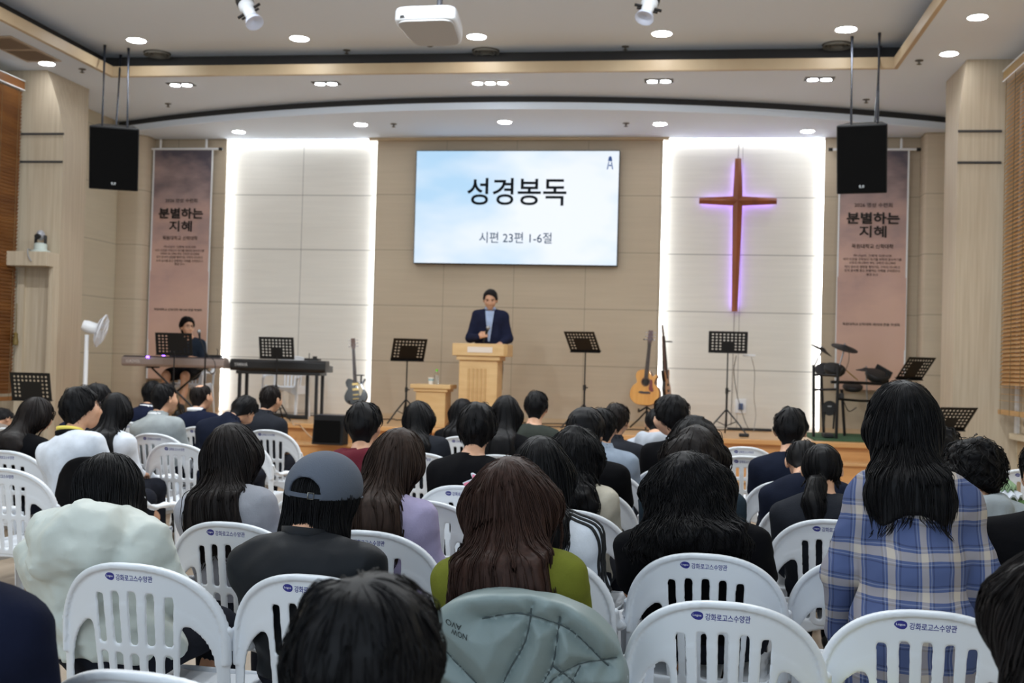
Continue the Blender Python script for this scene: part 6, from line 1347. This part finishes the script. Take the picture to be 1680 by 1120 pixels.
ca, cb = stripe_chain(sp.outputs[0], .092, .02), stripe_chain(sp.outputs[2], .112, .03); mx = nt.nodes.new('ShaderNodeMixRGB'); mx.inputs[0].default_value = .5; nt.links.new(ca, mx.inputs[1]); nt.links.new(cb, mx.inputs[2]); nt.links.new(mx.outputs[0], p_.inputs['Base Color'])
JQ = dict(pel=(0, -.10, .70), waist=(0, -.06, .86), chest=(0, .01, 1.03), yoke=(0, .03, 1.075), n0=(0, .05, 1.12), n1=(-.015, .095, 1.21), head=(-.03, .125, 1.285), hrot=rz(R(42)) @ rx(-R(8)),
          wide=.85, sh=[(.125, .025, 1.05), (-.125, .025, 1.05)], el=[(.200, -.01, .83), (-.210, .01, .83)], wr=[(.195, .07, .63), (-.205, .10, .63)], hd=[(-.1, .2, -1), (.05, .25, -1)], hn=[(1, .1, 0), (-1, .1, 0)], curl=[.4, .45],
          hip=two(lambda s: (s*.09, -.09, .70)), kn=two(lambda s: (s*.10, .20, .44)), an=two(lambda s: (s*.10, -.02, .09)), toe=two(lambda s: (s*.115, .13, .032)))
def top_wrap(P): pass
tp_ = atd(1480, 620, 3.70); kq = tp_[2]/1.425
K = standing('person', 'person with long black hair in blue plaid shirt standing between the chairs', JQ, 'plaid', (0, 0, 0), R(-6), 'shirt', plaid, 'long', hair_k, cl('jeans', 52, 62, 92), skin2, res=.011, zl=-.27, near=2)
off = rz(R(-6)) @ np.array([JQ['head'][0]*kq, JQ['head'][1]*kq, 0]); K['o'].location = (tp_[0]-off[0], tp_[1]-off[1], 0); K['o'].scale = (kq*.97, kq, kq)

# ---------------------------------------------------------------- garments and things on the chairs
def quilt(ch, label, name, m, grooves, seed, amp, hang, wx=.288, puff=.03):
    """garment hung over a chair back, chair frame; grooves: quilting lines as (x, z) polylines"""
    def f(P):
        x, y, z = P; yb = yback(x, np.minimum(z, CH)); o = np.where(z > .60, se(x, z, wx, .60, CH-.60+.028, 2.4), np.abs(x)-wx)
        o = np.maximum(o, hang+.05*np.cos(x*9+seed)-z); s = np.abs(y-yb)
        if grooves:
            g = 9.0
            for pl in grooves:
                for a, b in zip(pl, pl[1:]):
                    ax_, az = b[0]-a[0], b[1]-a[1]; t = np.clip(((x-a[0])*ax_+(z-a[1])*az)/(ax_*ax_+az*az), 0, 1); g = np.minimum(g, np.sqrt((x-a[0]-t*ax_)**2+(z-a[1]-t*az)**2))
            th = .016+(puff+.026)*np.clip(g/.06, 0, 1)**.55
        else: th = .034
        th = th+amp*wob(P, 20, seed)+amp*.5*(1-np.abs(wob([P[0]*1.4, P[1], P[2]*.7], 26, seed+2)))**2
        return smax(s-th, o, .035)
    V, F = nets(f, [axis(-wx-.05, wx+.05, .0075), axis(-.50, -.05, .0075), axis(hang-.08, CH+.08, .0075)])
    o = obj(name, mesh_from(name, V, [F]), m); o.location = ch.location; o.rotation_euler = ch.rotation_euler; return tag(o, label, 'jacket')
gr = [[(-.085, .812), (.02, .835), (.14, .80), (.24, .70)], [(.05, .86), (.03, .76), (-.03, .64), (-.05, .50), (-.06, .36)], [(-.30, .56), (-.20, .60), (-.08, .575), (-.03, .50)], [(.12, .83), (.10, .70), (.04, .58), (.02, .44), (.03, .36)], [(.26, .72), (.17, .705), (.10, .66), (.06, .58), (.05, .46)], [(.10, .70), (.15, .66), (.20, .60), (.24, .52)], [(.17, .70), (.15, .66)], [(.15, .66), (.12, .58), (.12, .46), (.14, .38)], [(.28, .62), (.22, .62), (.18, .54), (.19, .42)], [(-.20, .60), (-.18, .46), (-.2, .36)], [(-.235, .735), (-.16, .68), (-.10, .63), (-.07, .56)]]
puf = mat('puffer_grey_green', rgb(128, 142, 142), .42, spec=.35, bump=.15, bscale=(120, 120, 120))
pj_ = quilt(CHAIR[2], 'grey green quilted padded jacket draped over the chair of the chestnut haired person', 'quilted_jacket', puf, gr, 3, .006, .40)
vv = np.zeros(len(pj_.data.vertices)*3); pj_.data.vertices.foreach_get('co', vv); vv = vv.reshape(-1, 3); bk = vv[vv[:, 1] < yback(vv[:, 0], vv[:, 2])-.008]
for pl in gr:
    P = np.array(smooth_path([(x, 0, z) for x, z in pl], 10)); P = P[P[:, 2] < CH-.005]
    if len(P) > 3:
        P[:, 1] = [bk[np.argsort((bk[:, 0]-p[0])**2+(bk[:, 2]-p[2])**2)[:3], 1].max() for p in P]; P[1:-1, 1] = (P[:-2, 1]+P[1:-1, 1]+P[2:, 1])/3; P[:, 1] -= .003
        mb = MB(); mb.tube(P, .0022, 5); mb.build('seam', mat('puffer_seam_shade', rgb(70, 80, 82), .8), pj_)  # stitched seams, their dark tone also stands for shade in the quilting grooves
ink_j = mat('jacket_ink', rgb(30, 40, 44), .6)
for s, z, x0 in (('NOW', .772, -.140), ('AVO', .795, -.156)):
    V, F, d = text_arrays(s, .004); P = np.array([(x0-x*.045/d[0], -.42, z-y*.015/d[1]+x*.045/d[0]*.30) for x, y, _ in V])
    me = pj_.data; vv = np.zeros(len(me.vertices)*3); me.vertices.foreach_get('co', vv); vv = vv.reshape(-1, 3); bk = vv[vv[:, 1] < yback(vv[:, 0], vv[:, 2])]
    for i in range(len(P)): P[i, 1] = bk[np.argmin((bk[:, 0]-P[i, 0])**2+(bk[:, 2]-P[i, 2])**2), 1]-.003
    obj('printed_letters', mesh_from('printed_letters', P, [F], False), ink_j, pj_)
quilt(CHAIR[36], 'black jacket hung over the chair of the boy in white polo', 'jacket', cl('black_jacket', 16, 16, 18), None, 7, .008, .36)
def cloth_lump(label, name, cat, m, loc, r, seed, h=.6):
    f = lambda P: el(P, (0, 0, r*h*.5), (r, r*.8, r*h))+.18*r*wob(P, 7/r, seed)-.12*r*(1-np.abs(wob(P, 6/r, seed+1)))**2
    V, F = nets(f, [axis(-1.5*r, 1.5*r, r/14), axis(-1.5*r, 1.5*r, r/14), axis(-.05*r, 2*r*h+.4*r, r/14)]); o = obj(name, mesh_from(name, V, [F]), m); o.location = tuple(float(v) for v in loc); return tag(o, label, cat)
q = atd(1412, 1090, 2.98); cloth_lump('crumpled yellow cloth on the seat of the front right chair', 'cloth', 'cloth', cl('yellow_cloth', 222, 212, 130), (q[0]+.03, q[1]+.08, .43), .12, 5, .95)
q = atd(782, 796, 5.62); t = thing('plush_toy', 'small pink plush with white trim on top of the chair of the man with lanyard', 'plush toy', (q[0], q[1]+.02, q[2]-.012), R(-5))
pk = cl('pink_plush', 226, 132, 156); f = lambda P: uni(P, [('rc', (-.06, 0, .012), (.0, 0, .018), .010, .017), ('rc', (0, 0, .018), (-.018, 0, .055), .017, .010), ('rc', (0, 0, .018), (.03, 0, .065), .018, .010), ('rc', (0, 0, .018), (.055, 0, .02), .017, .011)], .012)
V, F = nets(f, [axis(-.09, .09, .005), axis(-.04, .04, .005), axis(-.02, .09, .005)]); obj('plush_body', mesh_from('plush_body', V, [F]), pk, t)
mb = MB(); mb.tube(smooth_path([(-.072, .0, .016), (-.035, 0, .033), (-.02, 0, .04), (-.03, 0, .066), (-.008, 0, .058), (.01, 0, .05), (.032, 0, .078), (.044, 0, .06)], 5), .005, 6); mb.build('white_trim', white_c, t)
q = atd(1652, 812, 5.9); t = thing('ruffled_bundle', 'green and white ruffled fabric bundle with orange piece beyond the grey hoodie', 'bundle', (q[0]-.0, q[1], q[2]-.06)); gm_ = cl('sage_ruffle', 150, 176, 140)
for k, (z, r, m) in enumerate(((.10, .045, gm_), (.06, .075, white_c), (.02, .10, cl('leaf_ruffle', 84, 112, 70)), (-.03, .115, white_c))):
    n = 48; V = [(0, 0, z+.05)]; V += [((r*(1+.06*math.sin(9*2*PI*i/n)))*math.cos(2*PI*i/n), (r*(1+.06*math.sin(9*2*PI*i/n)))*math.sin(2*PI*i/n), z+.012*math.cos(9*2*PI*i/n)) for i in range(n)]
    mb = MB(); V += [(x*.95, y*.95, zz-.012) for x, y, zz in V[1:]]; mb.add(V, [(0, 1+i, 1+(i+1) % n) for i in range(n)]+[(1+i, 1+n+i, 1+n+(i+1) % n, 1+(i+1) % n) for i in range(n)]+[tuple(range(2*n, n, -1))]); mb.build('ruffle', m, t)
mb = MB(); mb.ell((-.03, -.06, -.085), (.05, .04, .035)); mb.build('orange_piece', cl('orange_felt', 226, 140, 40), t)
mb = MB(); mb.cyl((0, 0, .1), (0, 0, -.30), .012); mb.build('core_stick', wood_mat('stick_wood', rgb(206, 170, 110), rgb(190, 150, 90), (5, 5, 5)), t)
chair_px(1688, 770, 'white plastic armchair at the right beyond the grey hoodie, ruffled bundle on it')
